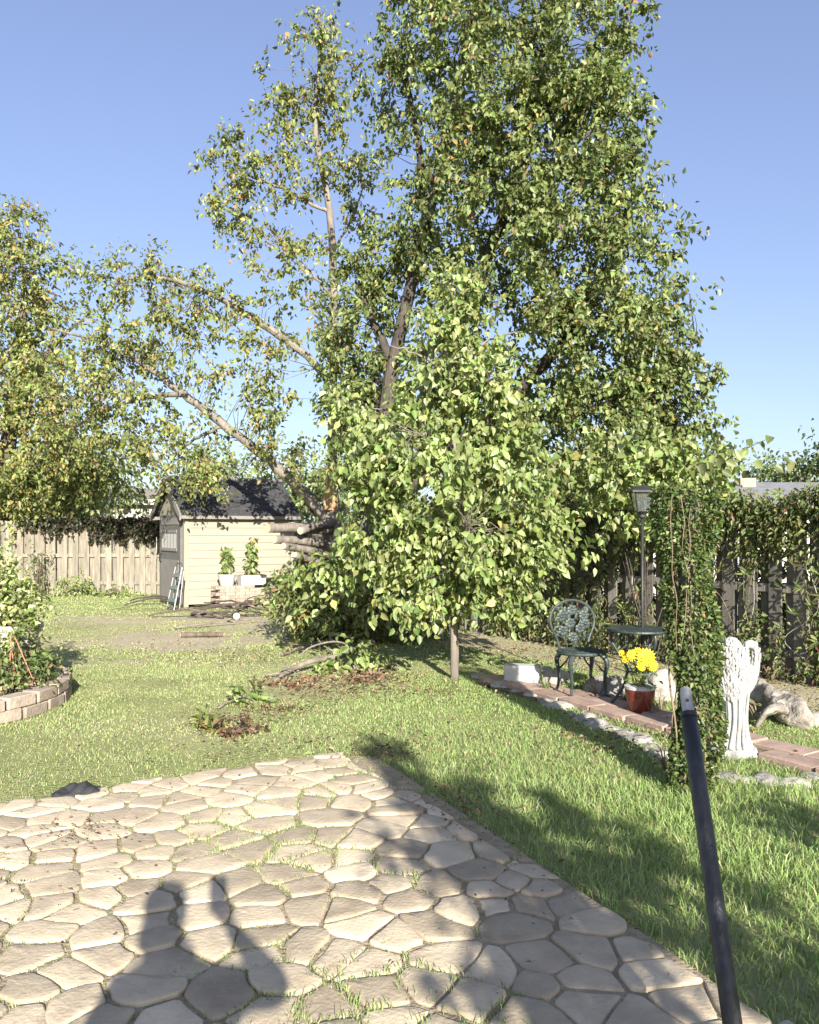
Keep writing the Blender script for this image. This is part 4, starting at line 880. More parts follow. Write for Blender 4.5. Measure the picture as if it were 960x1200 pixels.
for pts in (((0,.42),(-.02,.52),(-.10,.58),(-.17,.68)),((.02,.42),(.05,.52),(.10,.6),(.17,.68)),((0,.42),(.0,.6),(-.02,.7),(0,.84)),((-.06,.42),(-.08,.5),(-.16,.55)),((.06,.42),(.08,.5),(.16,.55)),((-.02,.6),(-.10,.7),(-.13,.8)),((.04,.6),(.1,.72),(.13,.8))):
    p, q = smooth_path([bk(*a) for a in pts], [.006]*len(pts), 4); mb.tube(p, .006, 5)
local(mb, 'vine_scrollwork', M['iron'], ch)
mb = MB(); mb.tube(ring([(.20*math.cos(a), .19*math.sin(a), .41) for a in np.linspace(0, 2*math.pi, 12, endpoint=False)], 3), .017, 7, closed=True)
for rr2 in (.155,.105,.055): mb.tube([(rr2*math.cos(a), rr2*.95*math.sin(a), .412) for a in np.linspace(0, 2*math.pi, 22, endpoint=False)], .011, 5, closed=True)
for k in range(14):
    a = 2*math.pi*k/14; mb.tube([(.03*math.cos(a), .03*math.sin(a), .412), (.11*math.cos(a+.25), .105*math.sin(a+.25), .411), (.19*math.cos(a), .18*math.sin(a), .41)], .009, 5)
local(mb, 'seat', M['iron'], ch)
for sx in (-1, 1):
    for sy in (-1, 1):
        mb = MB(); p, q = smooth_path([(sx*.125,sy*.125,.405),(sx*.165,sy*.15,.33),(sx*.15,sy*.14,.2),(sx*.155,sy*.15,.08),(sx*.19,sy*.185,.008)], [.024,.022,.014,.012,.016], 5); mb.tube(p, q, 8)
        mb.tube([(sx*.15,sy*.14,.24),(sx*.09,sy*.12,.31),(sx*.06,sy*.11,.37),(sx*.08,sy*.12,.40)], .008, 5); local(mb, 'leg', M['iron'], ch)

tb = thing('bistro_table', (1.99,7.10,0), 'round verdigris cast iron bistro table with a lamp post through it', 'table', None, R(20))
mb = MB(); mb.lathe([(.02,.688),(.25,.688),(.272,.682),(.280,.690),(.278,.702),(.262,.706),(.02,.704)], n=36); local(mb, 'table_top', M['iron'], tb)
mb = MB()
for k in range(16):
    a = 2*math.pi*k/16; mb.ell((.225*math.cos(a), .225*math.sin(a), .706), (.032,.014,.004), 7, 4, rot=Matrix.Rotation(a, 3, 'Z'))
local(mb, 'leaf_relief', M['iron'], tb)
for k in range(3):
    a = 2*math.pi*k/3+.5; ca_, sa_ = math.cos(a), math.sin(a)
    def rp_(rad, z): return (rad*ca_, rad*sa_, z)
    mb = MB(); p, q = smooth_path([rp_(.22,.685),rp_(.235,.6),rp_(.15,.45),rp_(.10,.34),rp_(.13,.2),rp_(.20,.09),rp_(.26,.012)], [.014,.014,.012,.014,.012,.012,.018], 5); mb.tube(p, q, 8)
    p, q = smooth_path([rp_(.18,.5),rp_(.10,.56),rp_(.09,.64),rp_(.14,.66),rp_(.16,.61),rp_(.13,.59)], [.008]*6, 4); mb.tube(p, .008, 5); local(mb, 'leg', M['iron'], tb)
mb = MB(); mb.tube([(.108*math.cos(a), .108*math.sin(a), .34) for a in np.linspace(0, 2*math.pi, 20, endpoint=False)], .009, 6, closed=True); local(mb, 'brace_ring', M['iron'], tb)

lx, ly = 2.035, 7.16
lp_ = thing('garden_lamp', (lx, ly, 0), 'black lantern on a slim post rising through the bistro table', 'lamp')
MB().lathe([(.075,0),(.075,.02),(.03,.04),(.022,.10)], (lx,ly,.0), 16).build('base', M['lampblack'], lp_)
MB().tube([(lx,ly,.05),(lx,ly,1.68)], .0145, 10).build('post', M['lampblack'], lp_, smooth=True)
MB().lathe([(.02,1.655),(.035,1.67),(.03,1.69),(.05,1.71),(.062,1.72)], (lx,ly,0), 12).build('collar', M['lampblack'], lp_)
mb = MB(); mb.add([(lx-.115,ly-.115,1.885),(lx+.115,ly-.115,1.885),(lx+.115,ly+.115,1.885),(lx-.115,ly+.115,1.885),(lx-.115,ly-.115,1.90),(lx+.115,ly-.115,1.90),(lx+.115,ly+.115,1.90),(lx-.115,ly+.115,1.90),(lx-.04,ly-.04,1.945),(lx+.04,ly-.04,1.945),(lx+.04,ly+.04,1.945),(lx-.04,ly+.04,1.945)], [(3,2,1,0),(0,1,5,4),(1,2,6,5),(2,3,7,6),(3,0,4,7),(4,5,9,8),(5,6,10,9),(6,7,11,10),(7,4,8,11),(8,9,10,11)]); mb.build('lantern_roof', M['lampblack'], lp_)
for sx, sy in ((-1,-1),(1,-1),(1,1),(-1,1)):
    MB().tube([(lx+sx*.055,ly+sy*.055,1.715),(lx+sx*.082,ly+sy*.082,1.887)], .007, 5).build('frame_bar', M['lampblack'], lp_)
for a in range(4):
    c0, s0 = math.cos(a*math.pi/2), math.sin(a*math.pi/2)
    def w_(x, y, z): return (lx+x*c0-y*s0, ly+x*s0+y*c0, z)
    MB().hexa([w_(-.048,-.055,1.72),w_(.048,-.055,1.72),w_(.048,-.052,1.72),w_(-.048,-.052,1.72),w_(-.074,-.081,1.884),w_(.074,-.081,1.884),w_(.074,-.078,1.884),w_(-.074,-.078,1.884)]).build('pane', M['glass'], lp_)
MB().lathe([(.02,1.72),(.02,1.80),(.012,1.81)], (lx,ly,0), 10).build('light_unit', M['lampblack'], lp_)

fx, fy = 1.93, 6.86
fp = thing('flower_pot', (fx,fy,0), 'red glazed pot of yellow daisies beneath the bistro table', 'flower pot')
MB().lathe([(.065,.0),(.09,.03),(.118,.14),(.125,.20),(.12,.22),(.105,.22),(.10,.19),(.01,.185)], (fx,fy,.02), 22).build('pot', M['pot_red'], fp, smooth=True)
MB().lathe([(.110,.205),(.127,.21),(.129,.232),(.108,.236)], (fx,fy,.02), 22).build('pale_rim', M['white_block'], fp)
mb = MB(); rr_ = random.Random(9); heads = [P(757,770,6.74),P(741,768,6.8),P(733,772,6.84),P(765,780,6.72),P(748,763,6.86),P(729,765,6.9),P(752,781,6.74)]; hr = [.082,.05,.036,.05,.04,.03,.042]
for hd in heads: p, q = smooth_path([(fx+rr_.uniform(-.04,.04),fy,.2), (np.array((fx,fy,.3))+hd)/2+np.array((0,.03,0)), hd], [.006]*3, 4); mb.tube(p, .006, 5)
mb.build('stems', M['greenstem'], fp)
for hd, ra in zip(heads, hr):
    mb = MB(); nv = Vector((rr_.uniform(-.3,.3), -1, .45+rr_.uniform(-.2,.2))).normalized(); qm = nv.to_track_quat('Z', 'Y').to_matrix()
    for lay, (np_, sc_, dz) in enumerate(((17,1,0),(13,.72,.012),(9,.48,.02))):
        for k in range(np_):
            a = 2*math.pi*k/np_+lay*.3; mb.ell(Vector(hd)+qm @ Vector((ra*.58*sc_*math.cos(a), ra*.58*sc_*math.sin(a), dz-.02*rr_.random())), (ra*.45*sc_, ra*.14, .005), 6, 4, rot=qm @ Matrix.Rotation(a, 3, 'Z') @ Matrix.Rotation(-.25, 3, 'Y'))
    fo = mb.build('flower', M['yellow'], fp); mb = MB(); mb.ell(Vector(hd)+nv*.016, (ra*.16,)*3, 8, 5); e = mb.build('flower_eye', M['yellow_eye'], fp); e.parent = fo
r = np.random.default_rng(12); n = 70; base = np.stack((r.normal(fx,.07,n), r.normal(fy,.06,n), r.uniform(.22,.44,n)), 1); d, nn = orient(n, nrm(np.stack((r.normal(size=n),r.normal(size=n)-.5,np.full(n,.4)),1)), r, droop=.1)
leaves_obj('leaves', (base, d, nn, .08*(.6+.6*r.random(n)), np.full(n,.03), palette(n, r, PAL_PEAR)), M['leaf'], fp)

mb = MB(); c = G(614,804); mb.box((c[0], c[1]+.08, .10), (.36,.19,.20), R(-14)); o = mb.build('white_concrete_block', M['white_block']); bevel(o, .014, 2); tag(o, 'white painted concrete block at the head of the brick path', 'block')
def rock(name, c, rad, seed, label, group=None, mm='rock'):
    b = bmesh.new(); bmesh.ops.create_icosphere(b, subdivisions=3, radius=1); rr = np.random.default_rng(seed); k = rr.normal(size=(6,3))*2.2; ph = rr.random(6)*6.28
    for v in b.verts:
        q = np.array(v.co); f = 1+.13*sum(math.sin(float(np.dot(k[i], q))+ph[i])/(1+.4*i) for i in range(6)); v.co = Vector((q[0]*rad[0]*f, q[1]*rad[1]*f, max(q[2]*f, -.45)*rad[2]))
    me = bpy.data.meshes.new(name); b.to_mesh(me); b.free(); me.materials.append(M[mm]); me.polygons.foreach_set('use_smooth', [True]*len(me.polygons))
    o = link(name, me, None, (c[0], c[1], .40*rad[2]-.015)); o.rotation_euler = (0, 0, rr.random()*6.28); return tag(o, label, 'rock', group)
rock('rounded_stone', G(640,802), (.13,.11,.13), 1, 'grey pebbly round stone right of the white concrete block')
rock('boulder', P(705,800,7.75), (.17,.15,.12), 2, 'pale boulder behind the bistro chair at the fence foot')
rock('boulder', P(727,798,7.55), (.13,.12,.15), 3, 'pale upright boulder between bistro chair and flower pot')
rock('boulder', P(775,790,7.5), (.13,.10,.22), 4, 'tall pale boulder behind the bistro table legs')
rock('boulder', P(648,770,8.5), (.22,.14,.10), 5, 'flat pale boulder left of the bistro chair seat')
edge = [(560,800,.10),(574,806,.09),(590,812,.12),(606,818,.07),(622,822,.10),(640,830,.08),(655,836,.11),(668,845,.07),(684,850,.10),(700,858,.12),(716,862,.08),(730,870,.10),(748,876,.13),(764,884,.09),(778,893,.10),(850,918,.08),(872,921,.07),(900,922,.10),(928,926,.09),(950,918,.08)]
ORD = ('first','second','third','fourth','fifth','sixth','seventh','eighth','ninth','tenth','eleventh','twelfth','thirteenth','fourteenth','fifteenth')
for k, (px, py, s_) in enumerate(edge):
    g = G(px, py-7); lab = (ORD[k]+' edging rock along the brick path, counted from the white concrete block') if k < 15 else (ORD[k-15]+' edging rock to the right of the ivy post at the statue foot')
    rock('edging_rock', g, (s_*1.15, s_*.85, s_*.42), 20+k, lab, 'edging rocks along the brick path')

# weathered driftwood by the statue
dw = thing('driftwood', (3.02,6.7,0), 'weathered pale driftwood log lying behind the white statue', 'driftwood')
def gnarl(pts, rad, seed, n=18, k=7):
    p, q = smooth_path(pts, rad, k); mb = MB(); mb.tube(p, q, n); c = np.repeat(p, n, axis=0); v = np.array(mb.v); rr = np.random.default_rng(seed); ph = rr.random(4)*6.28
    for i in range(len(p)):
        for j in range(n):
            a_ = 2*math.pi*j/n; f = 1+.20*math.sin(3*a_+.35*i+ph[0])+.12*math.sin(5*a_-.5*i+ph[1])+.07*math.sin(.9*i+ph[2])+.05*rr.normal(); m_ = i*n+j; v[m_] = c[m_]+(v[m_]-c[m_])*f
    mb.v = [tuple(x) for x in v]; return mb
gnarl([P(868,800,7.35), P(884,806,7.15), P(902,816,6.95), P(920,829,6.7), P(938,842,6.5), P(952,850,6.4)], [.02,.075,.095,.115,.11,.03], 4).build('trunk', M['deadwood_pale'], dw, smooth=True)
gnarl([P(925,836,6.62), P(910,830,6.5), P(897,836,6.45), P(886,852,6.5)], [.06,.04,.028,.012], 6, 10, 5).build('root', M['deadwood_pale'], dw, smooth=True)
rock('garden_stone', G(958,848), (.16,.12,.08), 60, 'flat grey stone at the right edge beyond the driftwood')

# white angel statue
ax, ay = 2.245, 5.66
an = thing('angel_statue', (ax,ay,0), 'white plaster angel statue with feathered wings beside the ivy post', 'statue', None, R(8))
mb = MB(); mb.lathe([(.155,0),(.16,.02),(.145,.05),(.12,.062),(.02,.07)], n=26, fold=.10, nf=7, seed=3, ell=.85); local(mb, 'plinth', M['statue'], an)
mb = MB(); mb.lathe([(.125,.05),(.105,.075),(.085,.14),(.078,.24),(.084,.34),(.095,.43),(.104,.50),(.104,.58),(.092,.64),(.06,.675),(.036,.69),(.034,.71)], n=60, fold=.075, nf=9, seed=2, ell=.9)
for k in range(7):
    a = 3.7+k*.42; p, q = smooth_path([(.098*math.cos(a),.09*math.sin(a),.44),(.080*math.cos(a+.1),.076*math.sin(a+.1),.27),(.088*math.cos(a-.06),.085*math.sin(a-.06),.14),(.115*math.cos(a-.1),.105*math.sin(a-.1),.06)], [.004,.011,.013,.018], 5); mb.tube(p, q, 7)
o = local(mb, 'robe', M['statue'], an); o.data.polygons.foreach_set('use_smooth', [True]*len(o.data.polygons))
mb = MB(); mb.ell((-.022,.0,.735), (.066,.066,.072), 18, 12)
for k in range(130):
    a = rs.uniform(0, 6.28); th = rs.uniform(0, 2.2); mb.ell((-.022+.066*math.sin(th)*math.cos(a), .066*math.sin(th)*math.sin(a), .735+.072*math.cos(th)), (.010,.010,.012), 6, 4)
o = local(mb, 'head', M['statue'], an); o.data.polygons.foreach_set('use_smooth', [True]*len(o.data.polygons))
mb = MB()                                              # near wing: a shell of small overlapping feathers down the back
for lay in range(15):
    z = .735-.023*lay; half = 1.35-.03*lay
    for k in range(13):
        a = -math.pi/2-.2+(k-6)/6*half+rs.uniform(-.06,.06); rd_ = .086+.014*math.sin(lay*.25)+rs.uniform(-.003,.003)
        mb.ell((-.014+rd_*1.12*math.cos(a), rd_*math.sin(a), z+rs.uniform(-.010,.010)), (.0125,.008,rs.uniform(.018,.028)), 7, 5, rot=Matrix.Rotation(a+math.pi/2, 3, 'Z') @ Matrix.Rotation(R(10), 3, 'X') @ Matrix.Rotation(rs.uniform(-.4,.4), 3, 'Y'))
mb.ell((-.012,0,.62), (.098,.086,.125), 18, 10)
o = local(mb, 'wing', M['statue'], an); o.data.polygons.foreach_set('use_smooth', [True]*len(o.data.polygons))
mb = MB()                                              # far wing: arched up and outwards
p, q = smooth_path([(.060,.0,.66),(.078,.01,.72),(.102,.015,.755),(.138,.015,.760),(.162,.015,.72),(.165,.015,.65),(.150,.01,.58),(.12,.005,.50),(.09,.0,.42)], [.030,.026,.026,.030,.032,.034,.042,.045,.02], 7); mb.tube(p, q, 12, flat=.7)
for k in range(40):
    t_ = rs.random(); c = p[int(10+t_*(len(p)-14))]; mb.ell((c[0]+rs.uniform(-.022,.022), c[1]-.026+rs.uniform(-.004,.004), c[2]), (.011,.008,.024), 7, 5, rot=Matrix.Rotation(R(14), 3, 'Y'))
for k in range(8): mb.ell((.10-.006*k+rs.uniform(-.01,.01), -.03, .60-.022*k), (.018,.012,.03), 7, 5)
o = local(mb, 'wing', M['statue'], an); o.data.polygons.foreach_set('use_smooth', [True]*len(o.data.polygons))

# the ivy-clad post
cx, cy = 1.665, 4.86
iv = thing('ivy_post', (cx,cy,0), 'tall post thickly clad in small leaved ivy behind the black pole', 'ivy post')
MB().box((cx,cy,.86), (.09,.09,1.72)).build('post', M['fence_grey'], iv)
r = np.random.default_rng(90); n = 10500; z = 1.80*r.random(n)**.9; a = r.random(n)*6.283
rb = (.112+.026*np.sin(z*4.1+a)+.020*np.sin(9*z+2*a)+.06*np.clip(z-.9,0,1))*(.72+.36*r.random(n)**.6)
gapm = vnoise(a*2.2, z*6, 1.1, 4); kp = gapm+r.normal(size=n)*.15 > -.5; z, a, rb = z[kp], a[kp], rb[kp]; n = len(z)
base = np.stack((cx+rb*np.cos(a)*1.05+.04*np.sin(z*2.4), cy+rb*np.sin(a), z+.01), 1); outw = nrm(np.stack((np.cos(a),np.sin(a),np.full(n,.25)),1)); d, nn = orient(n, outw, r, droop=.35, out=.6, rnd=.6)
Ln = .030*(.7+.7*r.random(n)); leaves_obj('foliage', (base, d, nn, Ln, Ln*.62, palette(n, r, PAL_IVY)), M['leaf'], iv)
mb = MB()
for k in range(14):
    a = rs.uniform(0, 6.28); rad = rs.uniform(.05,.10); x0, y0 = cx+rad*math.cos(a), cy+rad*math.sin(a); z0 = rs.choice((0,0,.3,.8)); z1 = rs.uniform(1.2,1.8); pts = [(x0+rs.uniform(-.03,.03), y0+rs.uniform(-.03,.03), z0+(z1-z0)*t_) for t_ in np.linspace(0, 1, 6)]
    p, q = smooth_path(pts, [.006]*6, 4); mb.tube(p, rs.uniform(.003,.007), 5)
for k in range(4):
    x0 = cx-.08+rs.uniform(-.05,.08); sl_ = rs.uniform(-.02,.02); pts = [(x0+sl_*j+rs.uniform(-.012,.012), cy-.14+rs.uniform(-.03,.03), .85+.15*j) for j in range(7)]; p, q = smooth_path(pts, [.003]*7, 4); mb.tube(p, .0026, 4)
mb.build('stems', M['stem'], iv, smooth=True)

# vines over the right fence
vt = thing('fence_vine', (3.1,9.7,0), 'tangled leafy vine covering the grey fence behind table and statue', 'vine')
r = np.random.default_rng(95); FL = np.linalg.norm(FENCE_B-FENCE_A)
def onfence(s, off, z): return np.stack((FENCE_A[0]+fdir[0]*s+fnor[0]*off, FENCE_A[1]+fdir[1]*s+fnor[1]*off, z), 1)
parts = []
n = 11000; s = r.uniform(.0, 6.4, n); hang = (.48+.6*np.clip(vnoise(s, s*0, 2.6, 2),-.6,1)+.2*np.clip(vnoise(s, s*0, 7, 6),0,1)); z = 1.93-hang*r.random(n)**1.4+.26*vnoise(s,s*0,3,9)*r.random(n)+.10*np.maximum(0,r.normal(size=n))*.5; parts.append((onfence(s, .10+.10*r.normal(size=n), z), .058))
n = 13000; s = r.uniform(.0, 6.4, n); z = r.uniform(.05, 1.75, n); kp = (vnoise(s*1.3, z*1.3, 3.1, 12)+.35*gauss(s,z,5.6,.8,1.2,.9)+.25*gauss(s,z,.6,.8,.5,.7)) > .0; s, z = s[kp], z[kp]; parts.append((onfence(s, .12+.06*r.normal(size=len(s)), z), .060))
b0 = np.concatenate([p for p, _ in parts]); Ls = np.concatenate([np.full(len(p), l) for p, l in parts]); N = len(b0)
d, nn = orient(N, np.tile((fnor[0],fnor[1],.2), (N,1)), r, nrnd=.6); Ln = Ls*(.6+.8*r.random(N))
leaves_obj('foliage', (b0, d, nn, Ln, Ln*.5, palette(N, r, PAL_VINE)), M['leaf'], vt)
rb0 = []; rd = []; rn = []
for k in range(64):                                     # whorls of long leaves
    s0, z0 = (r.uniform(.1,1.7), r.uniform(.35,1.25)) if k < 34 else (r.uniform(2,5.6), r.uniform(.2,1.3)); c = onfence(np.array([s0]), .22, np.array([z0]))[0]
    for j in range(9):
        a = r.random()*6.28; dv = np.array((math.cos(a)*fdir[0]+fnor[0]*.35, math.cos(a)*fdir[1]+fnor[1]*.35, math.sin(a)*.8)); rb0.append(c+r.normal(size=3)*.012); rd.append(dv); rn.append(np.array((fnor[0],fnor[1],.5))+r.normal(size=3)*.3)
rd = nrm(np.array(rd)); rn = np.array(rn); rn = nrm(rn-rd*np.sum(rn*rd,1,keepdims=True)); N = len(rb0); leaves_obj('whorls', (np.array(rb0), rd, rn, .105*(.7+.5*r.random(N)), np.full(N,.028), palette(N, r, PAL_VINE)), M['leaf'], vt)
for k in range(44):
    s0 = r.uniform(.1,5.6) if k > 18 else r.uniform(.3,1.6); z0 = r.uniform(1.3,1.85); L_ = r.uniform(.4,1.5); dx = r.uniform(-.35,.35); pts = [onfence(np.array([s0+dx*t_+.08*r.normal()]), .07+.05*r.random(), np.array([max(.05, z0-L_*t_+.06*r.normal()*(t_ > 0))]))[0] for t_ in np.linspace(0, 1, 6)]
    mb = MB(); p, q = smooth_path(pts, [.005]*6, 5); mb.tube(p, float(r.uniform(.0025,.0055)), 5); mb.build('vine_stem', M['stem'] if k % 3 else M['potgrey'], vt, smooth=True)
hb = [(*P(0,0,1)[:0],) for _ in ()]
hedge_b = []
for k in range(12):
    q = FENCE_A+fdir*(.4+k*.62)-fnor*.75; hedge_b.append((480+q[0]/q[1]*960, 622-(.95-EYE)/q[1]*960, q[1], .5/q[1]*960, .85/q[1]*960, .35, 22))
q = FENCE_A+fdir*3.6-fnor*.75
shrub('back_hedge', 'dark hedge showing through the gaps of the vine covered fence', (q[0], q[1]), hedge_b, 34, .15, .08, PAL_IVY, 645, cat='hedge', stems=20)
# weeds in the strip
TUFT = ['dry weed tuft '+q for q in ('left of the red flower pot','directly before the red flower pot','between chair and flower pot','at the right front leg of the chair','under the right edge of the bistro table','below the bistro table beside the ivy post','left of the chair by the round stone','behind the driftwood against the fence','at the fence foot at the right edge','in front of the driftwood root','right of the statue base','at the foot of the ivy post')]
for k, (px, py) in enumerate(((720,815),(735,822),(700,818),(690,812),(775,835),(765,842),(640,812),(905,800),(940,790),(915,840),(890,850),(780,905))):
    g = G(px, py); mb = MB()
    for j in range(22):
        a = rs.uniform(0, 6.28); L_ = rs.uniform(.10,.26); e = np.array((g[0]+math.cos(a)*L_*.7, g[1]+math.sin(a)*L_*.7, L_*rs.uniform(.3,.9))); m_ = g*.5+e*.5+np.array((0,0,L_*.28)); sd = np.array((-math.sin(a), math.cos(a), 0))*.004
        mb.add([g-sd, g+sd, m_+sd, e, m_-sd], [(0,1,2,4),(4,2,3)])
    mb.build('grass_tuft', M['greenstem'] if k % 3 == 0 else M['stem'])
    tag(bpy.data.objects[-1] if False else COL.objects[-1], TUFT[k], 'grass tuft', 'weedy tufts along the fence strip')

# ================================================================== FOREGROUND
pb = np.array((.853,2.05,0)); ptop = np.array((.925,2.75,1.02)); dv = ptop-pb
pole = thing('black_pole', (pb[0],pb[1],0), 'leaning black metal pole with grey tip standing at the patio edge', 'pole')
MB().tube([pb-dv*.06, pb+dv*.35, pb+dv*.7, pb+dv*.925], .0262, 18).build('tube', M['pole'], pole, smooth=True)
MB().tube([pb+dv*.918, pb+dv*.93], .0275, 18).build('collar', M['black'], pole)
MB().tube([pb+dv*.92, pb+dv*.985, pb+dv*1.0], [.0195,.0195,.016], 16).build('tip', M['steel'], pole, smooth=False)
MB().ell(pb+dv*.965+np.array((-.004,-.0195,.004)), (.006,.003,.008), 8, 6).build('pin_hole', M['black'], pole)

# crumpled black cloth at the patio's edge
r = np.random.default_rng(77); g = G(92,934); nx2, ny2 = 26, 16; vs = []
for j in range(ny2):
    for i in range(nx2):
        u, v = i/(nx2-1)*2-1, j/(ny2-1)*2-1; rim = max(0, 1-max(abs(u)**2.6, abs(v)**2.6)); x = u*.145*(1-.12*v*v+.05*math.sin(7*v)); y = v*.085*(1-.2*u*u+.12*math.sin(5*u))
        vs.append((x, y, .045+.035*rim*(.5+.45*math.sin(u*4+v*2.4+1)+.3*math.sin(9*u-5*v))+.004*r.normal()*rim-.02*(1-rim)))
fs = [(j*nx2+i, j*nx2+i+1, (j+1)*nx2+i+1, (j+1)*nx2+i) for j in range(ny2-1) for i in range(nx2-1)]
me = bpy.data.meshes.new('crumpled_cloth'); me.from_pydata(vs, [], fs); me.materials.append(M['cloth']); me.polygons.foreach_set('use_smooth', [True]*len(fs))
o = link('crumpled_cloth', me, None, (g[0], g[1], 0)); o.rotation_euler = (0,0,R(14)); tag(o, 'crumpled black cloth lying where lawn meets patio at left', 'cloth'); sm = o.modifiers.new('solid', 'SOLIDIFY'); sm.thickness = .006

# ================================================================== BEHIND THE CAMERA: the photographer and the trees whose shadows reach the patio
def person():
    t = thing('person', (-.06,-.42,0), 'person in shirt and jeans holding up a phone, shown by the shadow on the patio', 'person')
    V = {'pel':(-.06,-.44,.92,.17,.12),'sp':(-.06,-.44,1.06,.17,.12),'ch':(-.05,-.43,1.25,.19,.13),'nk':(-.085,-.41,1.40,.075,.07),'n2':(-.115,-.37,1.46,.056,.058),'hd':(-.14,-.335,1.54,.072,.082),'ht':(-.14,-.33,1.615,.055,.062),
         'rs':(.12,-.42,1.36,.075,.07),'re':(.265,-.27,1.285,.060,.055),'rw':(.085,-.10,1.365,.032,.030),'rh':(.052,-.065,1.395,.038,.020),
         'ls':(-.24,-.42,1.335,.075,.07),'le':(-.33,-.35,1.10,.060,.055),'lw':(-.22,-.17,1.10,.032,.030),'lh':(-.16,-.13,1.13,.038,.020),
         'rhp':(.03,-.44,.86,.10,.10),'rk':(.05,-.42,.48,.066,.066),'ra':(.06,-.45,.10,.042,.045),'rt':(.08,-.30,.05,.04,.03),
         'lhp':(-.15,-.44,.86,.10,.10),'lk':(-.17,-.42,.48,.066,.066),'la':(-.18,-.45,.10,.042,.045),'lt':(-.20,-.30,.05,.04,.03)}
    E = [('pel','sp'),('sp','ch'),('ch','nk'),('nk','n2'),('n2','hd'),('hd','ht'),('ch','rs'),('rs','re'),('re','rw'),('rw','rh'),('ch','ls'),('ls','le'),('le','lw'),('lw','lh'),('pel','rhp'),('rhp','rk'),('rk','ra'),('ra','rt'),('pel','lhp'),('lhp','lk'),('lk','la'),('la','lt')]
    ks = list(V); o3 = np.array(t.location)
    me = bpy.data.meshes.new('body'); me.from_pydata([tuple(np.array(V[k][:3])-o3) for k in ks], [(ks.index(a), ks.index(b)) for a, b in E], [])
    o = link('body', me, t); sk = o.modifiers.new('skin', 'SKIN'); sk.use_smooth_shade = True
    for i, k in enumerate(ks):
        me.skin_vertices[0].data[i].radius = V[k][3:]; me.skin_vertices[0].data[i].use_root = (k == 'pel')
    ss = o.modifiers.new('sub', 'SUBSURF'); ss.levels = 2; ss.render_levels = 2
    dg = bpy.context.evaluated_depsgraph_get(); ev = bpy.data.meshes.new_from_object(o.evaluated_get(dg)); o.modifiers.clear(); o.data = ev; ev.name = 'body'
    b = bmesh.new(); b.from_mesh(ev); ev2 = ev
    # fingers around the phone and on the other hand, joined into the same mesh
    fm = MB()
    for k in range(4): 
        z = 1.375+.022*k; fm.tube([np.array((.055,-.06,z))-o3, np.array((.052,-.030,z+.004))-o3, np.array((.030,-.019,z+.006))-o3, np.array((.012-.004*(k in (0,3)),-.0205,z+.006))-o3], [.010,.0095,.0085,.006], 7)
    fm.tube([np.array((.035,-.075,1.39))-o3, np.array((.01,-.055,1.41))-o3, np.array((-.015,-.050,1.425))-o3], [.012,.011,.008], 7)
    for k in range(4): fm.tube([np.array((-.15,-.125,1.105+.02*k))-o3, np.array((-.11,-.105,1.11+.02*k))-o3, np.array((-.085,-.115,1.11+.02*k))-o3, np.array((-.08,-.14,1.108+.02*k))-o3], [.010,.0095,.0085,.006], 7)
    fm.tube([np.array((-.155,-.14,1.165))-o3, np.array((-.12,-.15,1.185))-o3, np.array((-.095,-.15,1.18))-o3], [.012,.010,.008], 7)
    # ears, nose
    fm.ell(np.array((-.14,-.238,1.545))-o3, (.012,.018,.02), 8, 6); fm.ell(np.array((-.215,-.335,1.545))-o3, (.010,.02,.032), 8, 6); fm.ell(np.array((-.065,-.335,1.545))-o3, (.010,.02,.032), 8, 6)
    vv = [b.verts.new(v) for v in fm.v]
    for f in fm.f:
        try: b.faces.new([vv[i] for i in f])
        except ValueError: pass
    ev.materials.clear(); ev.materials.append(M['skin']); ev.materials.append(M['shirt']); ev.materials.append(M['jeans'])
    for f in b.faces:
        c = f.calc_center_median()+Vector(o3); f.smooth = True
        arm = min((Vector((c.x, c.y, c.z))-Vector(q)).length for q in ((.085,-.10,1.36),(.052,-.065,1.39),(-.22,-.17,1.10),(-.15,-.13,1.13))) < .12
        f.material_index = 0 if (c.z > 1.405 and abs(c.x+.13) < .12 and c.y > -.45) or arm else (2 if c.z < .93 else 1)
    b.to_mesh(ev); b.free()
    mb = MB(); mb.ell((-.14,-.352,1.585), (.088,.096,.085), 16, 10, .03, 2); mb.ell((-.14,-.40,1.50), (.075,.05,.09), 12, 8, .03, 3); mb.build('hair', M['hair'], t, smooth=True)
    mb = MB()
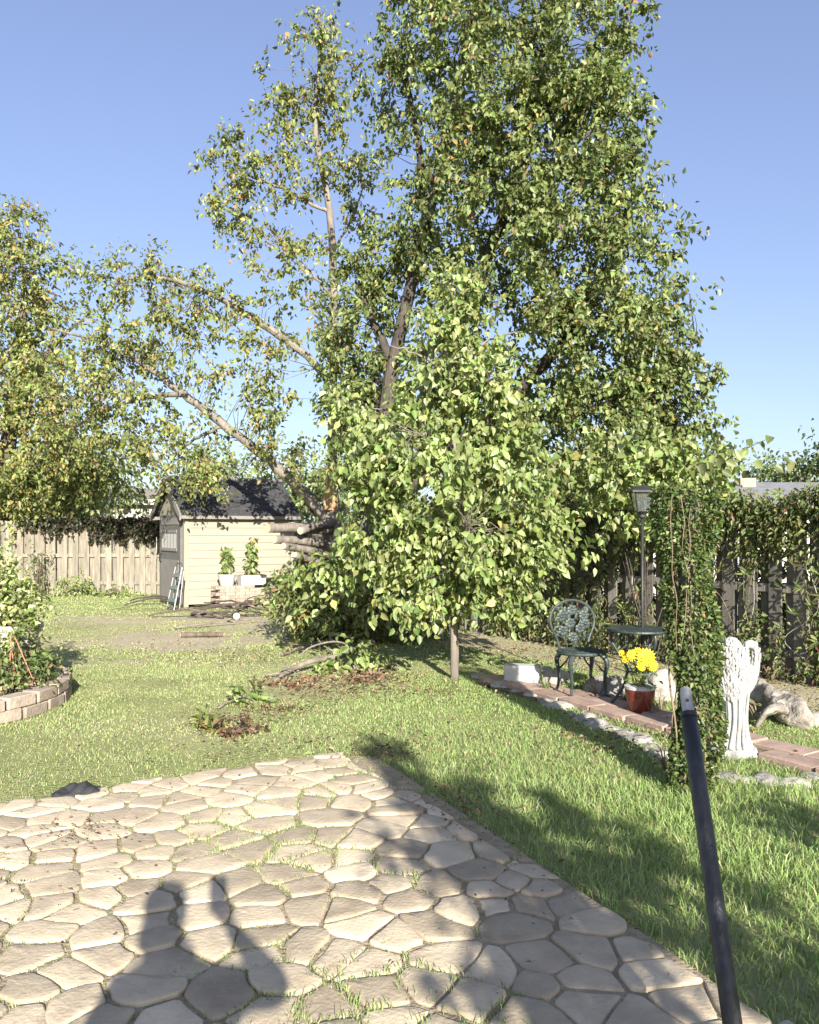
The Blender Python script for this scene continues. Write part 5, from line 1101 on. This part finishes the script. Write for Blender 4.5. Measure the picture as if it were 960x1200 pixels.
    for x in (-.17,-.11): mb.ell((x,-.255,1.56), (.012,.008,.007), 8, 6)
    mb.build('eyes', M['white'], t); mb = MB(); mb.ell((-.14,-.252,1.505), (.022,.008,.006), 8, 6); mb.build('mouth', M['pot_red'], t)
    ph = MB().box((.0,-.035,1.492), (.076,.009,.15)).build('phone', M['black']); bevel(ph, .004, 2); tag(ph, 'black phone held up by the photographer, seen in the shadow', 'phone')
    MB().lathe([(.012,0),(.012,.003)], (0,0,0), 12).build('lens_ring', M['steel'], ph, local=True)
    lr = ph.children[0]; lr.rotation_euler = (R(-90),0,0); lr.location = (0, .0045, .133)
person()
limbs = [([(1.85,-1.9,0),(1.83,-1.9,.8),(1.80,-1.9,1.7),(1.76,-1.9,2.5),(1.72,-1.9,3.25)], [.06,.05,.04,.025,.008])]
for k in range(15):
    z = .7+.17*k; a = k*2.4; L_ = .9-.24*max(0, z-1.4); p0 = np.array((1.8,-1.9,z)); dv2 = np.array((math.cos(a), math.sin(a), 0)); limbs.append(([p0, p0+dv2*L_*.5+np.array((0,0,.15)), p0+dv2*L_+np.array((0,0,.25))], [.018,.012,.004]))
def B3(x, y, z, rx, ry, rz, n):            # the same blob record from a point of the place
    return (480+x/y*960, 622-(z-EYE)/y*960, y, rx/y*960, rz/y*960, ry, n)
blobs = [B3(1.6,-1.9,3.12,.20,.2,.2,6),B3(1.72,-1.9,2.8,.42,.35,.22,13),B3(1.95,-1.9,2.45,.66,.45,.28,22),B3(1.85,-1.9,2.0,.75,.5,.28,22),B3(1.75,-1.9,1.5,.7,.5,.25,14),B3(2.4,-1.9,2.2,.28,.4,.45,12)]
t, data, _ = tree('patio_tree', 'small tree behind the photographer, seen by its dappled shadow on the patio', limbs, blobs, 50, .078, .08, PAL_PEAR, 910, twr=.007)
leaves_obj('crown', data, M['leaf'], t)
shrub('side_shrub', 'shrub beside the patio at right, seen by its shadow on the lawn', (2.85,1.7), [B3(2.85,1.7,1.0,.34,.35,.3,26),B3(2.9,1.7,.5,.4,.4,.3,20)], 30, .12, .07, PAL_PEAR, 930)
